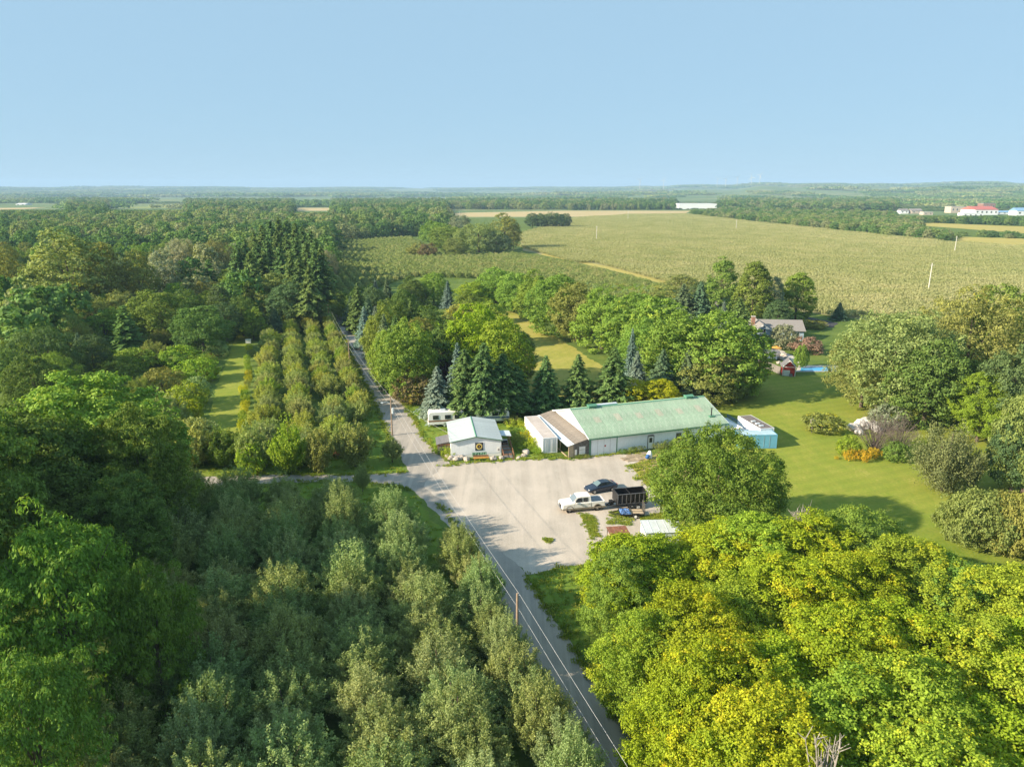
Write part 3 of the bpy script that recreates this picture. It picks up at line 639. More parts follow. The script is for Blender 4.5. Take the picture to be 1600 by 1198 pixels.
for i, (kind, px, top, base, wd, col, au, lab) in enumerate([('hedge', 600, 480, 575, 54, 'green', .1, 'round green tree inside the roadside belt'), ('hedge', 655, 500, 575, 64, 'ol', .2, 'olive round tree inside the roadside belt'), ('hedge', 712, 500, 570, 60, 'green', .1, 'green round tree left of the lime green maple'),
    ('hedge', 560, 455, 500, 34, 'green', 0, 'round tree where the belt meets the road bend'), ('hedge', 632, 455, 520, 44, 'dk', 0, 'dark round tree at the back of the roadside belt'), ('hedge', 762, 470, 540, 60, 'mid', .15, 'mid green tree behind the lime green maple'), ('hedge', 735, 455, 505, 44, 'green', .05, 'green tree at the back of the tree belt'),
    ('hedge', 605, 520, 605, 46, 'mid', .1, 'fresh green tree on the road edge below the spruces'), ('spruce', 640, 505, 600, 40, 'sp', 0, 'spruce pressed between the roadside maples'), ('hedge', 520, 470, 500, 40, 'green', .05, 'green tree left of the road bend'), ('hedge', 585, 450, 505, 40, 'dks', 0, 'shaded tree behind the spruces of the road bend'),
    ('hedge', 1040, 520, 605, 70, 'green', .05, 'green maple filling the hedge behind the blue green spruces'), ('hedge', 1000, 500, 585, 60, 'mid', .1, 'mid green maple filling the hedge above the pale blue spruce'), ('hedge', 1135, 560, 625, 60, 'ol', .05, 'olive maple at the back lawn corner')]):
    T(kind, 'spruce_tree' if kind == 'spruce' else 'maple_tree', px, top, base, None, wd*(1.2 if kind == 'hedge' else 1), col, lab, autumn=au)
for px, top, base, wd, col, lab in [(1222, 506, 545, 40, 'gray', 'thin greyish tree standing before the house roof'), (1262, 527, 552, 46, (.26, .19, .14), 'pinkish brown shrub at the house garden'), (1212, 470, 515, 40, 'dks', 'dark tree rising behind the chimney'), (1250, 540, 575, 22, 'mid', 'slim green tree beside the swimming pool'), (1268, 500, 512, 40, 'ol', 'clipped shrubs by the asphalt drive')]:
    T('bush', 'garden_tree', px, top, base, None, wd, col, lab)
# round the house
for kind, px, top, base, wd, col, lab in [('oval', 1125, 404, 500, 50, 'green', 'tall oval tree left of the pair behind the house'), ('oval', 1173, 406, 508, 56, 'green', 'tall oval tree right of the pair behind the house'),
    ('oval', 1242, 426, 502, 52, 'mid', 'bright green oval tree right of the house roof'), ('spruce', 1066, 443, 500, 50, 'bg', 'grey green spruce left of the tall oval pair'), ('spruce', 1092, 440, 500, 46, 'bg', 'second grey green spruce beside the tall oval pair'),
    ('spruce', 1128, 470, 520, 26, 'blue', 'silvery spruce hiding the small house roof'), ('spruce', 1150, 465, 545, 58, 'sp', 'broad dark spruce left of the blue house gable'),
    ('tall', 1205, 432, 505, 34, 'gray', 'thin grey tree between the oval trees'), ('spruce', 1310, 472, 500, 24, 'bg', 'small lone spruce at the corn field edge beside the asphalt drive'),
    ('tall', 1062, 428, 470, 60, 'gold', 'low golden trees at the corn field edge'), ('tall', 1100, 440, 480, 44, 'dks', 'dark tree behind the grey green spruces'), ('oval', 1213, 470, 520, 40, 'dks', 'dark tree behind the house roof')]:
    T(kind, 'spruce_tree' if kind == 'spruce' else 'broadleaf_tree', px, top, base, None, wd, col, lab, autumn=.3 if col == 'gold' else 0)
T('silver', 'silver_maple', 1385, 474, 642, None, 205, 'sil', 'huge silvery green maple beside the swimming pool', autumn=.06, var=0)
T('silver', 'silver_maple', 1500, 452, 620, None, 170, 'gold', 'huge maple turning yellow right of the silvery one', autumn=.22, var=1)
T('silver', 'silver_maple', 1345, 520, 636, None, 110, 'sil', 'lower silvery maple skirt over the back lawn', var=1)
T('maple', 'maple_tree', 1545, 450, 610, None, 120, 'green', 'tall green maple behind the yellowing giant', autumn=.1)
T('maple', 'maple_tree', 1442, 528, 668, None, 125, 'dk', 'blackish green maple in front of the silvery giant', var=1)
T('maple', 'maple_tree', 1500, 560, 660, None, 110, 'dk', 'shaded dark maple between the giant maples and the juniper')
T('maple', 'maple_tree', 1570, 545, 690, None, 110, 'dks', 'shaded dark maple at the right edge')
T('maple_close', 'walnut_tree', 1526, 588, 690, None, 88, 'lt', 'small fresh green tree left of the dark right edge trees', autumn=.02)
T('maple', 'maple_tree', 1598, 600, 770, None, 110, 'ol', 'olive green tree cut by the right edge above the wide bush', var=2)
T('maple', 'maple_tree', 1578, 650, 770, None, 80, 'dks', 'dark low tree at the right edge above the wide bush')
T('juniper', 'juniper_tree', 1472, 642, 766, None, 118, (.135, .175, .07), 'broad grey green juniper standing on the lawn')
T('juniper', 'juniper_tree', 1515, 690, 760, None, 40, (.12, .155, .065), 'side bush of the broad juniper on its right')
T('bigbush', 'wide_bush', 1525, 770, 850, None, 125, 'ol', 'wide dark olive bush at the right lawn edge', var=0)
T('bigbush', 'wide_bush', 1580, 778, 860, None, 110, 'ol', 'second half of the wide olive bush cut by the right edge', var=1)
# garden island on the lawn
T('twiggy', 'bare_shrub', 1365, 635, 705, None, 86, TWIG.diffuse_color[:3], 'large grey leafless shrub over the white garden rubble', cat='shrub', var=0)
T('twiggy', 'bare_shrub', 1400, 640, 712, None, 70, 'br', 'second leafless shrub next to the broad juniper', cat='shrub', var=1)
T('bush', 'garden_shrub', 1283, 645, 672, None, 62, 'ol', 'low round shrub with yellow tips at the lawn island left end', cat='shrub', autumn=.4)
T('bush', 'garden_shrub', 1325, 682, 712, None, 34, 'lt', 'light green shrub under the leafless shrub', cat='shrub', autumn=.2)
T('bush', 'garden_shrub', 1385, 632, 668, None, 50, 'gray', 'thin grey green shrub behind the leafless shrub', cat='shrub')
T('bush', 'garden_shrub', 1398, 690, 720, None, 34, 'green', 'dark green shrub at the foot of the lawn island', cat='shrub')
for i, (px, top, base, wd) in enumerate([(1327, 703, 718, 22), (1347, 706, 720, 24), (1364, 702, 716, 20), (1307, 713, 717, 8)]):
    T('weeds', 'golden_flowers', px, top, base, None, wd, (.50, .37, .03), ['golden flower clump at the left of the lawn island front', 'golden flower clump in the middle of the lawn island front', 'golden flower clump nearest the juniper', 'tiny golden flower tuft on the lawn'][i], cat='flowers', autumn=0, group='golden flowers of the lawn island')
# left middle wood, placed one by one
LW = [('tall', 120, 362, -505, 120, 'gold', .15, 'tall yellowing poplar rising above the left wood'), ('tall', 20, 372, -500, 70, 'gold', .1, 'yellowing tall tree at the left edge of the wood'), ('tall', 45, 425, -490, 50, 'ol', 0, 'olive tree left below the tall yellowing poplar'),
      ('tall', 170, 378, -498, 70, 'ol', .05, 'olive side tree of the tall yellowing poplar'), ('tall', 225, 392, -492, 54, 'ol', .1, 'ochre olive tree right of the tall yellowing poplar'), ('tall', 198, 395, -480, 50, 'bg', 0, 'blue green tree between two yellowing trees'),
      ('tall', 262, 395, -478, 46, 'gray', 0, 'grey thin crowned tree in the left wood'), ('tall', 285, 390, -470, 44, 'gray', 0, 'second grey thin crowned tree in the left wood'),
      ('maple', 245, 452, 14, 90, 'green', .05, 'round dark maple in the middle of the left wood'), ('maple', 310, 480, 12, 90, 'dk', 0, 'flat dark maple beside the top of the mowed lane'), ('maple', 290, 455, 12, 60, 'dk', 0, 'dark maple behind the flat dark one'),
      ('maple', 430, 425, 15, 90, 'ol', .05, 'olive round oak below the pine stand'), ('maple', 455, 438, 14, 80, 'dks', 0, 'dark round oak below the pine stand'), ('maple', 380, 422, 15, 80, 'dk', 0, 'dark oak left below the pine stand'),
      ('maple', 375, 465, 11, 50, 'dk', 0, 'shaded oak at the top end of the mowed lane'), ('willow', 55, 512, 13, 118, (.095, .165, .05), 0, 'drooping willow dome at the left edge'), ('maple', 45, 552, 12, 90, 'dk', 0, 'dark low tree under the willow dome'),
      ('maple', 140, 460, 12, 60, 'ol', .05, 'olive tree in the left wood above the brown shrub'), ('maple', 185, 455, 12, 60, 'pale', 0, 'pale olive tree left of the round dark maple'), ('bush', 145, 490, 8, 36, 'br', 0, 'rusty brown dying conifer in the left wood'),
      ('maple', 20, 485, 10, 50, 'gg', 0, 'greyish tree at the left edge above the willow dome'), ('bush', 105, 498, 8, 34, 'lt', .15, 'small yellow green tree above the willow dome'), ('bush', 75, 490, 8, 40, 'mid', .1, 'light green bush above the willow dome'),
      ('maple', 110, 445, 12, 60, 'dks', 0, 'dark tree at the foot of the tall yellowing poplar'), ('maple', 20, 440, 13, 60, 'dks', 0, 'dark tree at the left edge of the wood'), ('maple', 70, 455, 12, 50, 'dks', 0, 'dark tree left of the leaning bare trunk'),
      ('maple', 5, 545, 11, 60, 'dk', 0, 'dark tree at the left edge under the willow'), ('spruce', 120, 520, 9, 36, 'bg', 0, 'dark conifer right of the willow dome'), ('bush', 150, 520, 6, 44, 'dk', 0, 'dark bush right of the dark conifer'),
      ('spruce', 405, 478, 8, 34, 'sp', 0, 'pointed spruce at the top of the mowed lane'), ('spruce', 428, 480, 8, 30, 'bg', 0, 'second pointed spruce at the top of the mowed lane'), ('maple', 385, 495, 4, 26, 'green', 0, 'round bush at the top of the mowed lane'),
      ('willow', 205, 412, -470, 50, 'pale', 0, 'pale willow in the left wood'), ('willow', 315, 380, -440, 60, 'pale', .05, 'pale green willow behind the grey trees'), ('willow', 345, 375, -436, 56, (.22, .25, .09), .1, 'pale yellow willow left of the pine stand'),
      ('willow', 290, 372, -440, 60, 'gray', 0, 'silvery willow in the left wood'), ('willow', 320, 410, -462, 60, 'gray', 0, 'grey willow left of the pines'), ('maple', 505, 445, 9, 34, 'br', .1, 'brownish tree where the road bends'), ('maple', 525, 450, 9, 36, 'green', .05, 'green tree where the road bends'),
      ('oval', 340, 445, 14, 40, 'dks', 0, 'dark slim tree left of the dark oak')]
for i, (kind, px, top, H, wd, col, au, lab) in enumerate(LW):
    nm = {'tall': 'poplar_tree', 'maple': 'broadleaf_tree', 'willow': 'willow_tree', 'spruce': 'conifer_tree', 'bush': 'small_tree', 'oval': 'broadleaf_tree'}[kind]
    T(kind, nm, px, top, None if H > 0 else -H, H if H > 0 else None, wd, col, lab, autumn=au)
# pine stand
for i, (px, top) in enumerate([(392, 372), (405, 362), (418, 352), (430, 345), (443, 340), (455, 343), (468, 348), (480, 352), (492, 360), (500, 372), (410, 378), (425, 370), (440, 362), (455, 366), (470, 370), (485, 378), (498, 392), (400, 392), (420, 390), (445, 385), (462, 392), (380, 382), (508, 385), (475, 400), (490, 412)]):
    T('pine', 'pine_tree', px, top, top+104+rnd.uniform(-6, 6), None, 38, 'sp', 'tall dark green pine in the close stand left of the road bend', group='pines of the close stand')
# clump in the far field and the round copse
for kind, px, top, base, wd, col, au, lab in [('willow', 748, 348, 395, 76, 'pale', 0, 'pale weeping willow of the field clump'), ('willow', 775, 362, 396, 50, 'bg', 0, 'darker willow right of the pale one'), ('maple', 700, 352, 392, 60, 'green', 0, 'dark broad tree left of the pale willow'),
    ('maple', 682, 345, 385, 50, 'mid', 0, 'mid green tree behind the left of the field clump'), ('tall', 788, 333, 390, 46, 'gold', .35, 'golden tree of the field clump'), ('tall', 802, 352, 390, 22, 'gold', .3, 'small golden tree at the clump edge'),
    ('tall', 722, 336, 380, 40, 'gray', 0, 'grey tree behind the field clump'), ('bush', 655, 380, 402, 34, 'ol', 0, 'dark low bush left of the field clump'), ('bush', 668, 380, 403, 30, 'br', 0, 'brownish bush left of the field clump'), ('maple', 712, 372, 402, 40, 'ol', 0, 'olive bush tree under the pale willow')]:
    T(kind, 'clump_tree', px, top, base, None, wd, col, lab, autumn=au)
for i, (px, wd) in enumerate([(832, 26), (846, 28), (860, 28), (874, 26), (884, 18)]):
    T('maple', 'copse_tree', px, 332+abs(2-i), 356, None, wd, 'dks', 'dark round tree of the oval copse by the corn field', group='trees of the oval copse')

# ------------------------------------------------------------------ orchard rows
UX, UY = -.304, .953
def row_points(slope, py0, py1, step):
    """along an orchard row: all rows run parallel to the road"""
    x0, y0 = G(433+slope*(py0-298), py0); x1, y1 = G(433+slope*(py1-298), py1)
    L = math.hypot(x1-x0, y1-y0); n = int(L/step)
    return [(x0+(x1-x0)*i/n, y0+(y1-y0)*i/n) for i in range(n+1)]
ORD = ['first', 'second', 'third', 'fourth', 'fifth', 'sixth', 'seventh', 'eighth', 'ninth', 'tenth', 'eleventh', 'twelfth', 'thirteenth', 'fourteenth', 'fifteenth', 'sixteenth', 'seventeenth', 'eighteenth', 'nineteenth', 'twentieth']
def ordinal(k): return ORD[k] if k < 20 else str(k+1)+'th'
def orchard(rows, side, step, H, W, names, cols):
    for r, (slope, p0, p1) in enumerate(rows):
        pts = row_points(slope, p0, p1, step)[::-1] if side == 'south' else row_points(slope, p0, p1, step)
        for i, (x, y) in enumerate(pts):
            x += rnd.uniform(-.5, .5); y += rnd.uniform(-.6, .6)
            if rnd.random() < .04: continue
            h = H*rnd.uniform(.8, 1.18); wd = W*rnd.uniform(.85, 1.15)*(.8 if r == 0 else 1)
            c = cols[(r*3+i*7) % len(cols)]; c = C[c] if isinstance(c, str) else c
            put('orchard' if side == 'south' else 'orchard_far', 'orchard_tree', x, y, h, wd, c, 'grey green fruit tree, %s from the drive in %s' % (ordinal(i), names[r]), cat='fruit tree', group='fruit trees of the %s orchard' % side, jitter=.09)
orchard([(.472, 890, 1290), (.325, 838, 1290), (.175, 806, 1300), (.028, 806, 1300), (-.12, 806, 1300), (-.265, 800, 1290)], 'south', 3.0, 6.7, 6.7,
        ['near-side row along the road', 'near-side second row from the road', 'near-side third row from the road', 'near-side fourth row from the road', 'near-side fifth row from the road', 'near-side sixth row from the road'], ['gg', 'gg', (.23, .30, .10), (.28, .335, .135)])
orchard([(.372, 655, 495), (.243, 724, 495), (.10, 726, 505), (-.045, 728, 530)], 'north', 3.3, 4.9, 5.3,
        ['far-side row along the road', 'far-side second row from the road', 'far-side third row from the road', 'far-side row beside the mowed lane'], [(.30, .34, .10), (.27, .36, .05), (.29, .35, .09), (.26, .30, .11), (.31, .36, .07)])
for i, (px, base, h, lab) in enumerate([(613, 722, 4.4, 'lone round fruit tree on the grass corner under the utility pole'), (567, 768, 4.6, 'lone young fruit tree at the mouth of the gravel drive')]):
    x, y = G(px, base); put('orchard', 'orchard_tree', x, y, h, 4.0 if i == 0 else 2.6, 'gg', lab, cat='fruit tree')
# wild growth between the wood and the mowed lane
wl = 0
def wild_label(px, top, col):
    cw = {'mid': 'fresh green', 'lt': 'light green', 'ol': 'olive', 'green': 'green', 'gg': 'grey green', 'yg': 'bright yellow green', 'pale': 'pale olive', 'dk': 'dark green'}[col]
    return '%s wild shrub %s, %s' % (cw, 'by the wood edge' if top < 545 else ('half way down the strip' if top < 605 else 'at the drive end'), 'right beside the mowed lane' if px > 300 else ('mid strip' if px > 225 else 'far from the mowed lane'))
for px, top, H, wd, col, au in [(322, 548, 4.5, 42, 'mid', .1), (305, 560, 5, 60, 'lt', .15), (275, 540, 5, 60, 'lt', .2), (235, 530, 6, 66, 'ol', .15), (205, 545, 5, 60, 'mid', .1), (250, 575, 5, 60, 'ol', .1), (215, 585, 5, 60, 'green', 0), (285, 600, 5, 60, 'lt', .25),
        (304, 590, 5, 42, 'gg', .05), (326, 565, 4, 34, 'yg', .3), (292, 625, 4, 46, 'yg', .3), (180, 560, 5, 60, 'green', 0), (260, 625, 5, 70, 'gg', .05), (285, 655, 6, 90, 'gg', .08), (310, 660, 5.5, 60, 'pale', .1), (255, 670, 6, 70, 'gg', .05), (392, 690, 5, 46, 'lt', .05), (160, 545, 5, 46, 'lt', .1),
        (190, 520, 5, 46, 'mid', .1), (338, 530, 4.5, 30, 'gg', .05), (280, 505, 5, 50, 'mid', .2), (250, 512, 5, 46, 'ol', .1), (310, 520, 4.5, 46, 'pale', .1), (225, 620, 5, 60, 'mid', .1), (150, 590, 5, 60, 'dk', 0), (185, 610, 5, 60, 'green', 0)]:
    T('bush' if wl % 3 else 'orchard', 'wild_shrub', px, top, None, H, wd, col, wild_label(px, top, col), cat='shrub', group='wild shrubs left of the mowed lane', autumn=au); wl += 1
for px, top, base, wd, col, lab in [(300, 640, 728, 92, 'pale', 'big round olive shrub in front of the mowed lane end'), (352, 655, 728, 66, 'green', 'dark green shrub between the big olive shrub and the orchard rows'), (262, 600, 672, 66, 'gg', 'grey green shrub right of the domed maple'), (400, 650, 735, 66, 'pale', 'pale shrub at the near end of the lane side row'), (455, 640, 738, 64, 'lt', 'fresh light green shrub at the near end of the third row'), (500, 655, 738, 56, 'pale', 'pale shrub at the near end of the second row'), (555, 640, 728, 66, 'pale', 'wide pale fruit tree at the grass corner of the drive')]:
    T('orchard_far', 'round_shrub', px, top, base, None, wd, col, lab, cat='shrub')
# goldenrod and weeds
for i, (px, base, wd, col) in enumerate([(389.7, 548.0, 9.2, 'yel'), (394.2, 556.2, 9.0, 'gold'), (386.4, 564.4, 7.4, 'lt'), (387.1, 572.6, 8.4, 'lt'), (388.4, 580.8, 9.8, 'lt'), (388.2, 589.0, 8.4, 'yel'), (389.1, 597.2, 10.0, 'yel'), (386.6, 605.4, 8.3, 'gold'), (380.6, 613.6, 11.3, 'yel'), (383.1, 621.8, 11.2, 'lt'), (384.1, 630.0, 12.2, 'lt'), (383.3, 638.2, 11.0, 'yel'), (383.5, 646.4, 9.2, 'yel'), (379.5, 654.6, 10.0, 'lt'), (380.8, 662.8, 12.5, 'lt'), (377.7, 671.0, 10.8, 'yel'), (352, 545, 10, 'yel'), (330, 562, 10, 'rust'), (300, 705, 30, 'gold'), (330, 718, 30, 'gold'), (280, 715, 30, 'ol'), (515, 705, 34, 'gold'), (530, 712, 30, 'rust'), (370, 715, 30, 'ol')]):
    x, y = G(px, base); put('weeds', 'goldenrod', x, y, 1.5, wd/FPX*depth(x, y)*1.3, col, 'tall yellow goldenrod growing beside the mowed lane' if i < 18 else 'tall rusty weeds growing along the gravel drive edge', cat='weeds', group='goldenrod by the mowed lane' if i < 18 else 'weeds along the drive', autumn=0)
for i, (px, base, wd, h, col) in enumerate([(806, 668, 26, 1.2, 'lt'), (822, 672, 20, 1.3, 'yel'), (812, 680, 26, 1.1, 'mid'), (828, 684, 20, 1.1, 'yel'), (818, 692, 24, 1.0, 'green'), (835, 696, 16, 1.2, 'yel'), (826, 702, 24, .9, 'lt'), (840, 707, 18, .7, 'lt'), (808, 700, 20, .9, 'green'), (806, 690, 20, 1.1, 'green'), (800, 662, 26, 1.2, 'gold')]):
    x, y = G(px, base); put('weeds', 'goldenrod', x, y, h, wd/FPX*depth(x, y)*1.25, col, 'goldenrod and weeds between the hut ramp and the white container', cat='weeds', group='weeds between hut and container', autumn=0)
for i, (px, base, wd, h) in enumerate([(693, 705, 24, 1.5), (703, 712, 20, 1.2), (685, 708, 18, .9)]):
    x, y = G(px, base); put('weeds', 'garden_plant', x, y, h, wd/FPX*depth(x, y)*1.2, 'lt', ['leafy bright green plant left of the hut wall', 'low leafy plant at the hut corner stones', 'low leafy plant below the brown lean-to'][i], cat='plant')
for i, (px, base, wd, h) in enumerate([(985, 706, 16, .8), (997, 704, 16, .8), (972, 708, 14, .6), (1030, 700, 22, 1.0), (1045, 700, 22, 1.2), (1060, 696, 24, 1.2), (1038, 712, 26, .8), (1050, 722, 26, .8), (905, 716, 12, .5), (914, 715, 12, .5)]):
    x, y = G(px, base); put('weeds', 'wall_weeds', x, y, h, wd/FPX*depth(x, y)*1.2, 'ol' if i % 2 else 'green', 'dark weeds growing against the white barn wall', cat='weeds', group='weeds along the barn wall')
# dead branches in the grove
for i, (px, top, H, wd) in enumerate([(1255, 790, 10.5, 40), (1302, 1142, 13.6, 80)]):
    x, y = G(px, top, H); W = wd/FPX*depth(x, y, H)
    r = thing('dead_tree', ['pale dead branches above the yellowing grove near the lawn', 'bare white dead branches at the bottom of the grove'][i], 'dead tree', (x, y, 0))
    mb = MB(); rs = random.Random(60+i)
    mb.tube([(0, 0, 0), (.1, 0, H*.45), (0, .1, H*.62)], [.18, .13, .09], 6)
    for k in range(16):
        a = rs.uniform(0, 6.28); q = rs.uniform(.2, 1)*W*.5; z1 = H*rs.uniform(.86, 1.0); z0 = H*rs.uniform(.5, .66)
        p1 = Vector((q*.5*math.cos(a), q*.5*math.sin(a), (z0+z1)/2)); p2 = Vector((q*math.cos(a), q*math.sin(a), z1))
        mb.tube([(0, 0, z0), p1, p2], [.07, .05, .018], 4)
        for j in range(4):
            e = p1.lerp(p2, rs.random()); mb.tube([e, e+Vector((rs.uniform(-.6, .6), rs.uniform(-.6, .6), rs.uniform(.2, .9)))], [.03, .012], 3)
    mb.build('branches', BARK_PALE, r)

# ------------------------------------------------------------------ masses: far woods, corn, distant apple rows
def scatter(name, pts, sources, label, cat):
    """pts: (x, y, z, scale_xy, scale_z, rot, which source)"""
    me = bpy.data.meshes.new(name)
    A = np.array(pts, np.float32)
    me.vertices.add(len(A)); me.vertices.foreach_set('co', A[:, :3].ravel())
    a = me.attributes.new('sc', 'FLOAT_VECTOR', 'POINT'); a.data.foreach_set('vector', A[:, [3, 3, 4]].ravel())
    a = me.attributes.new('rz', 'FLOAT', 'POINT'); a.data.foreach_set('value', A[:, 5].copy())
    a = me.attributes.new('ix', 'INT', 'POINT'); a.data.foreach_set('value', A[:, 6].astype(np.int32))
    o = bpy.data.objects.new(name, me); COL.objects.link(o)
    col = bpy.data.collections.new(name+'_kinds')
    for i, (m) in enumerate(sources):
        so_ = bpy.data.objects.new('%s_%02d' % (name, i), m); col.objects.link(so_)
    g = bpy.data.node_groups.new(name, 'GeometryNodeTree')
    g.interface.new_socket('Geometry', in_out='INPUT', socket_type='NodeSocketGeometry'); g.interface.new_socket('Geometry', in_out='OUTPUT', socket_type='NodeSocketGeometry')
    gi = g.nodes.new('NodeGroupInput'); go = g.nodes.new('NodeGroupOutput')
    ip = g.nodes.new('GeometryNodeInstanceOnPoints'); ci = g.nodes.new('GeometryNodeCollectionInfo')
    ci.inputs['Collection'].default_value = col; ci.inputs['Separate Children'].default_value = True; ci.inputs['Reset Children'].default_value = True
    def na(nm, ty):
        n = g.nodes.new('GeometryNodeInputNamedAttribute'); n.data_type = ty; n.inputs['Name'].default_value = nm; return n.outputs['Attribute']
    cx = g.nodes.new('ShaderNodeCombineXYZ'); g.links.new(na('rz', 'FLOAT'), cx.inputs[2])
    ip.inputs['Pick Instance'].default_value = True
    g.links.new(gi.outputs[0], ip.inputs['Points']); g.links.new(ci.outputs[0], ip.inputs['Instance'])
    g.links.new(na('ix', 'INT'), ip.inputs['Instance Index']); g.links.new(cx.outputs[0], ip.inputs['Rotation']); g.links.new(na('sc', 'FLOAT_VECTOR'), ip.inputs['Scale'])
    g.links.new(ip.outputs[0], go.inputs[0])
    md = o.modifiers.new('scatter', 'NODES'); md.node_group = g
    return tag(o, label, cat, kind='stuff')
def far_crowns(n, H, R, leaves, leaf, seed, **k):
    return [crown_round('wood_crown', seed+i, H, R, 34, leaves, leaf, .04, .2, (.24, .4), .12, mat=FAR_LEAF, **k) for i in range(n)]
FW = far_crowns(4, 14, 5.6, 1700, 1.0, 300)+far_crowns(2, 17, 4.6, 1500, 1.0, 310)+[crown_spruce('wood_conifer', 320+i, 17, 3.6, 16, 8, 5, mat=FAR_LEAF, spray=1.6) for i in range(2)]
def poly_px(z, *p): return [G(a, b, z) for a, b in p]
def bbox(poly): xs = [p[0] for p in poly]; ys = [p[1] for p in poly]; return min(xs), max(xs), min(ys), max(ys)
class Gridset:
    def __init__(s, cell): s.c = cell; s.d = {}
    def add(s, x, y, r): s.d.setdefault((int(x//s.c), int(y//s.c)), []).append((x, y, r))
    def near(s, x, y, r):
        i, j = int(x//s.c), int(y//s.c)
        for a in (i-1, i, i+1):
            for b in (j-1, j, j+1):
                for (u, v, q) in s.d.get((a, b), ()):
                    if (u-x)**2+(v-y)**2 < (q+r)**2: return True
        return False
GS = Gridset(24.0)
for x, y, r in TREES: GS.add(x, y, r*.62)
CLEAR = [CORN, ROAD, LOT, LANE, LAWN, MEADOW,
         pxpoly((690, 341), (905, 341), (1080, 336), (1085, 328), (880, 328.5), (700, 331.5)), pxpoly((1430, 352), (1700, 373), (1700, 357), (1440, 348)),
         pxpoly((1490, 379), (1700, 391), (1700, 376), (1500, 370)), pxpoly((165, 333), (292, 333), (290, 318.5), (175, 318.5)), pxpoly((-60, 334), (60, 334), (115, 326), (110, 318), (-60, 318)), pxpoly((455, 335), (522, 335), (518, 324), (460, 324)),
         poly_px(0, (520, 480), (524, 445), (522, 400), (530, 376), (700, 366), (810, 392), (1045, 446), (1000, 480), (800, 440), (640, 430))]
CLEAR_BB = [bbox(p) for p in CLEAR]
def clear_at(x, y):
    for p, b in zip(CLEAR, CLEAR_BB):
        if b[0] <= x <= b[1] and b[2] <= y <= b[3] and inside((x, y), p): return True
    return False
# nearer part of the left wood: trees of their own
WOOD_NEAR = poly_px(9, (-40, 520), (-40, 343), (120, 340), (300, 341), (420, 338), (540, 352), (522, 395), (505, 440), (440, 470), (380, 492), (330, 512), (250, 512), (180, 530), (60, 580))
LMK = [((120, 480), 'the tall yellowing poplar'), ((445, 470), 'the pine stand'), ((55, 560), 'the willow dome'), ((300, 520), 'the flat dark maple'), ((380, 520), 'the top of the mowed lane'), ((270, 470), 'the grey thin crowned trees'), ((225, 470), 'the ochre olive tree'), ((505, 480), 'the road bend'), ((20, 480), 'the left picture edge'), ((335, 440), 'the pale willows'), ((170, 430), 'the poplar side tree')]
LMK = [(G(*p), n_) for p, n_ in LMK]
def wood_label(k, col, x, y):
    d_, n_ = min((math.hypot(x-p[0], y-p[1]), n_) for p, n_ in LMK)
    where = 'close to' if d_ < 22 else ('in the wood beyond' if y > 250 else 'in the wood around')
    cw = {'dk': 'dark green', 'green': 'green', 'ol': 'olive green', 'dks': 'dull dark green', 'mid': 'fresh green', 'bg': 'blue green', 'gray': 'greyish', 'gold': 'yellowing', 'pale': 'pale green'}[col]
    return '%s %s %s %s' % (cw, {'maple': 'round tree', 'tall': 'tall tree', 'oval': 'slim tree', 'willow': 'drooping tree', 'spruce': 'pointed conifer'}[k], where, n_)
b = bbox(WOOD_NEAR); fill = 0; tries = 0
cand = []
while tries < 9000:
    tries += 1
    x = rnd.uniform(b[0], b[1]); y = rnd.uniform(b[2], b[3])
    if inside((x, y), WOOD_NEAR) and not clear_at(x, y): cand.append((x, y))
cand.sort(key=lambda p: p[1])
WCOL = ['dk', 'green', 'green', 'ol', 'dks', 'mid', 'mid', 'ol', 'gray', 'gold', 'pale']
for x, y in cand:
    r = rnd.uniform(3.4, 5.6)
    if fill >= 255 or GS.near(x, y, r*.72): continue
    H = rnd.uniform(7.5, 11.5) if y < 330 else rnd.uniform(9, 15)
    k = rnd.choice(['maple', 'maple', 'tall', 'oval', 'tall', 'willow'] if rnd.random() > .06 else ['spruce'])
    q = .5+.5*nz(x, y, .012, 2); col = WCOL[int(min(10, max(0, (q*.7+rnd.random()*.45)*9.5)))]
    if k == 'spruce': col = 'bg'
    put(k, 'wood_tree' if k != 'spruce' else 'wood_conifer', x, y, H, r*2 if k != 'spruce' else r*1.2, col, wood_label(k, col, x, y), group='trees of the left wood', jitter=.16)
    GS.add(x, y, r*.62); fill += 1
print('wood trees', fill, 'all trees', len(TREES))
# the woods behind, out to about 1.6 km
W2 = []
def fill_wood(poly, spacing, hs, prob=1.0, conif=.12, zf=None, seed=0, wide=1.0):
    b = bbox(poly); rr = random.Random(seed); n = int((b[1]-b[0])*(b[3]-b[2])/(spacing**2)*1.5)
    for _ in range(n):
        x = rr.uniform(b[0], b[1]); y = rr.uniform(b[2], b[3])
        if not inside((x, y), poly) or rr.random() > prob or clear_at(x, y): continue
        if abs(x) > y*.85+60: continue
        r = spacing*rr.uniform(.42, .62)
        if GS.near(x, y, r*.62): continue
        GS.add(x, y, r*.62)
        ix = rr.choice([0, 1, 2, 3, 0, 1, 2, 3, 4, 5]) if rr.random() > conif else rr.choice([6, 7])
        h = rr.uniform(*hs); nat = 14 if ix < 4 else 17; nw = 11.2 if ix < 4 else 9.2
        W2.append((x, y, land_z(x, y)-.3, 2.1*r*wide/nw if ix < 6 else r*1.5/7.2, h/nat, rr.uniform(0, 6.28), ix))
fill_wood(WOOD_NEAR, 12.5, (13, 19), seed=21)
fill_wood(poly_px(8, (-60, 346), (-60, 322), (300, 321), (700, 322), (705, 338), (690, 352), (660, 366), (560, 372), (535, 378), (515, 360), (420, 340), (200, 342)), 13.0, (12, 21), seed=1)
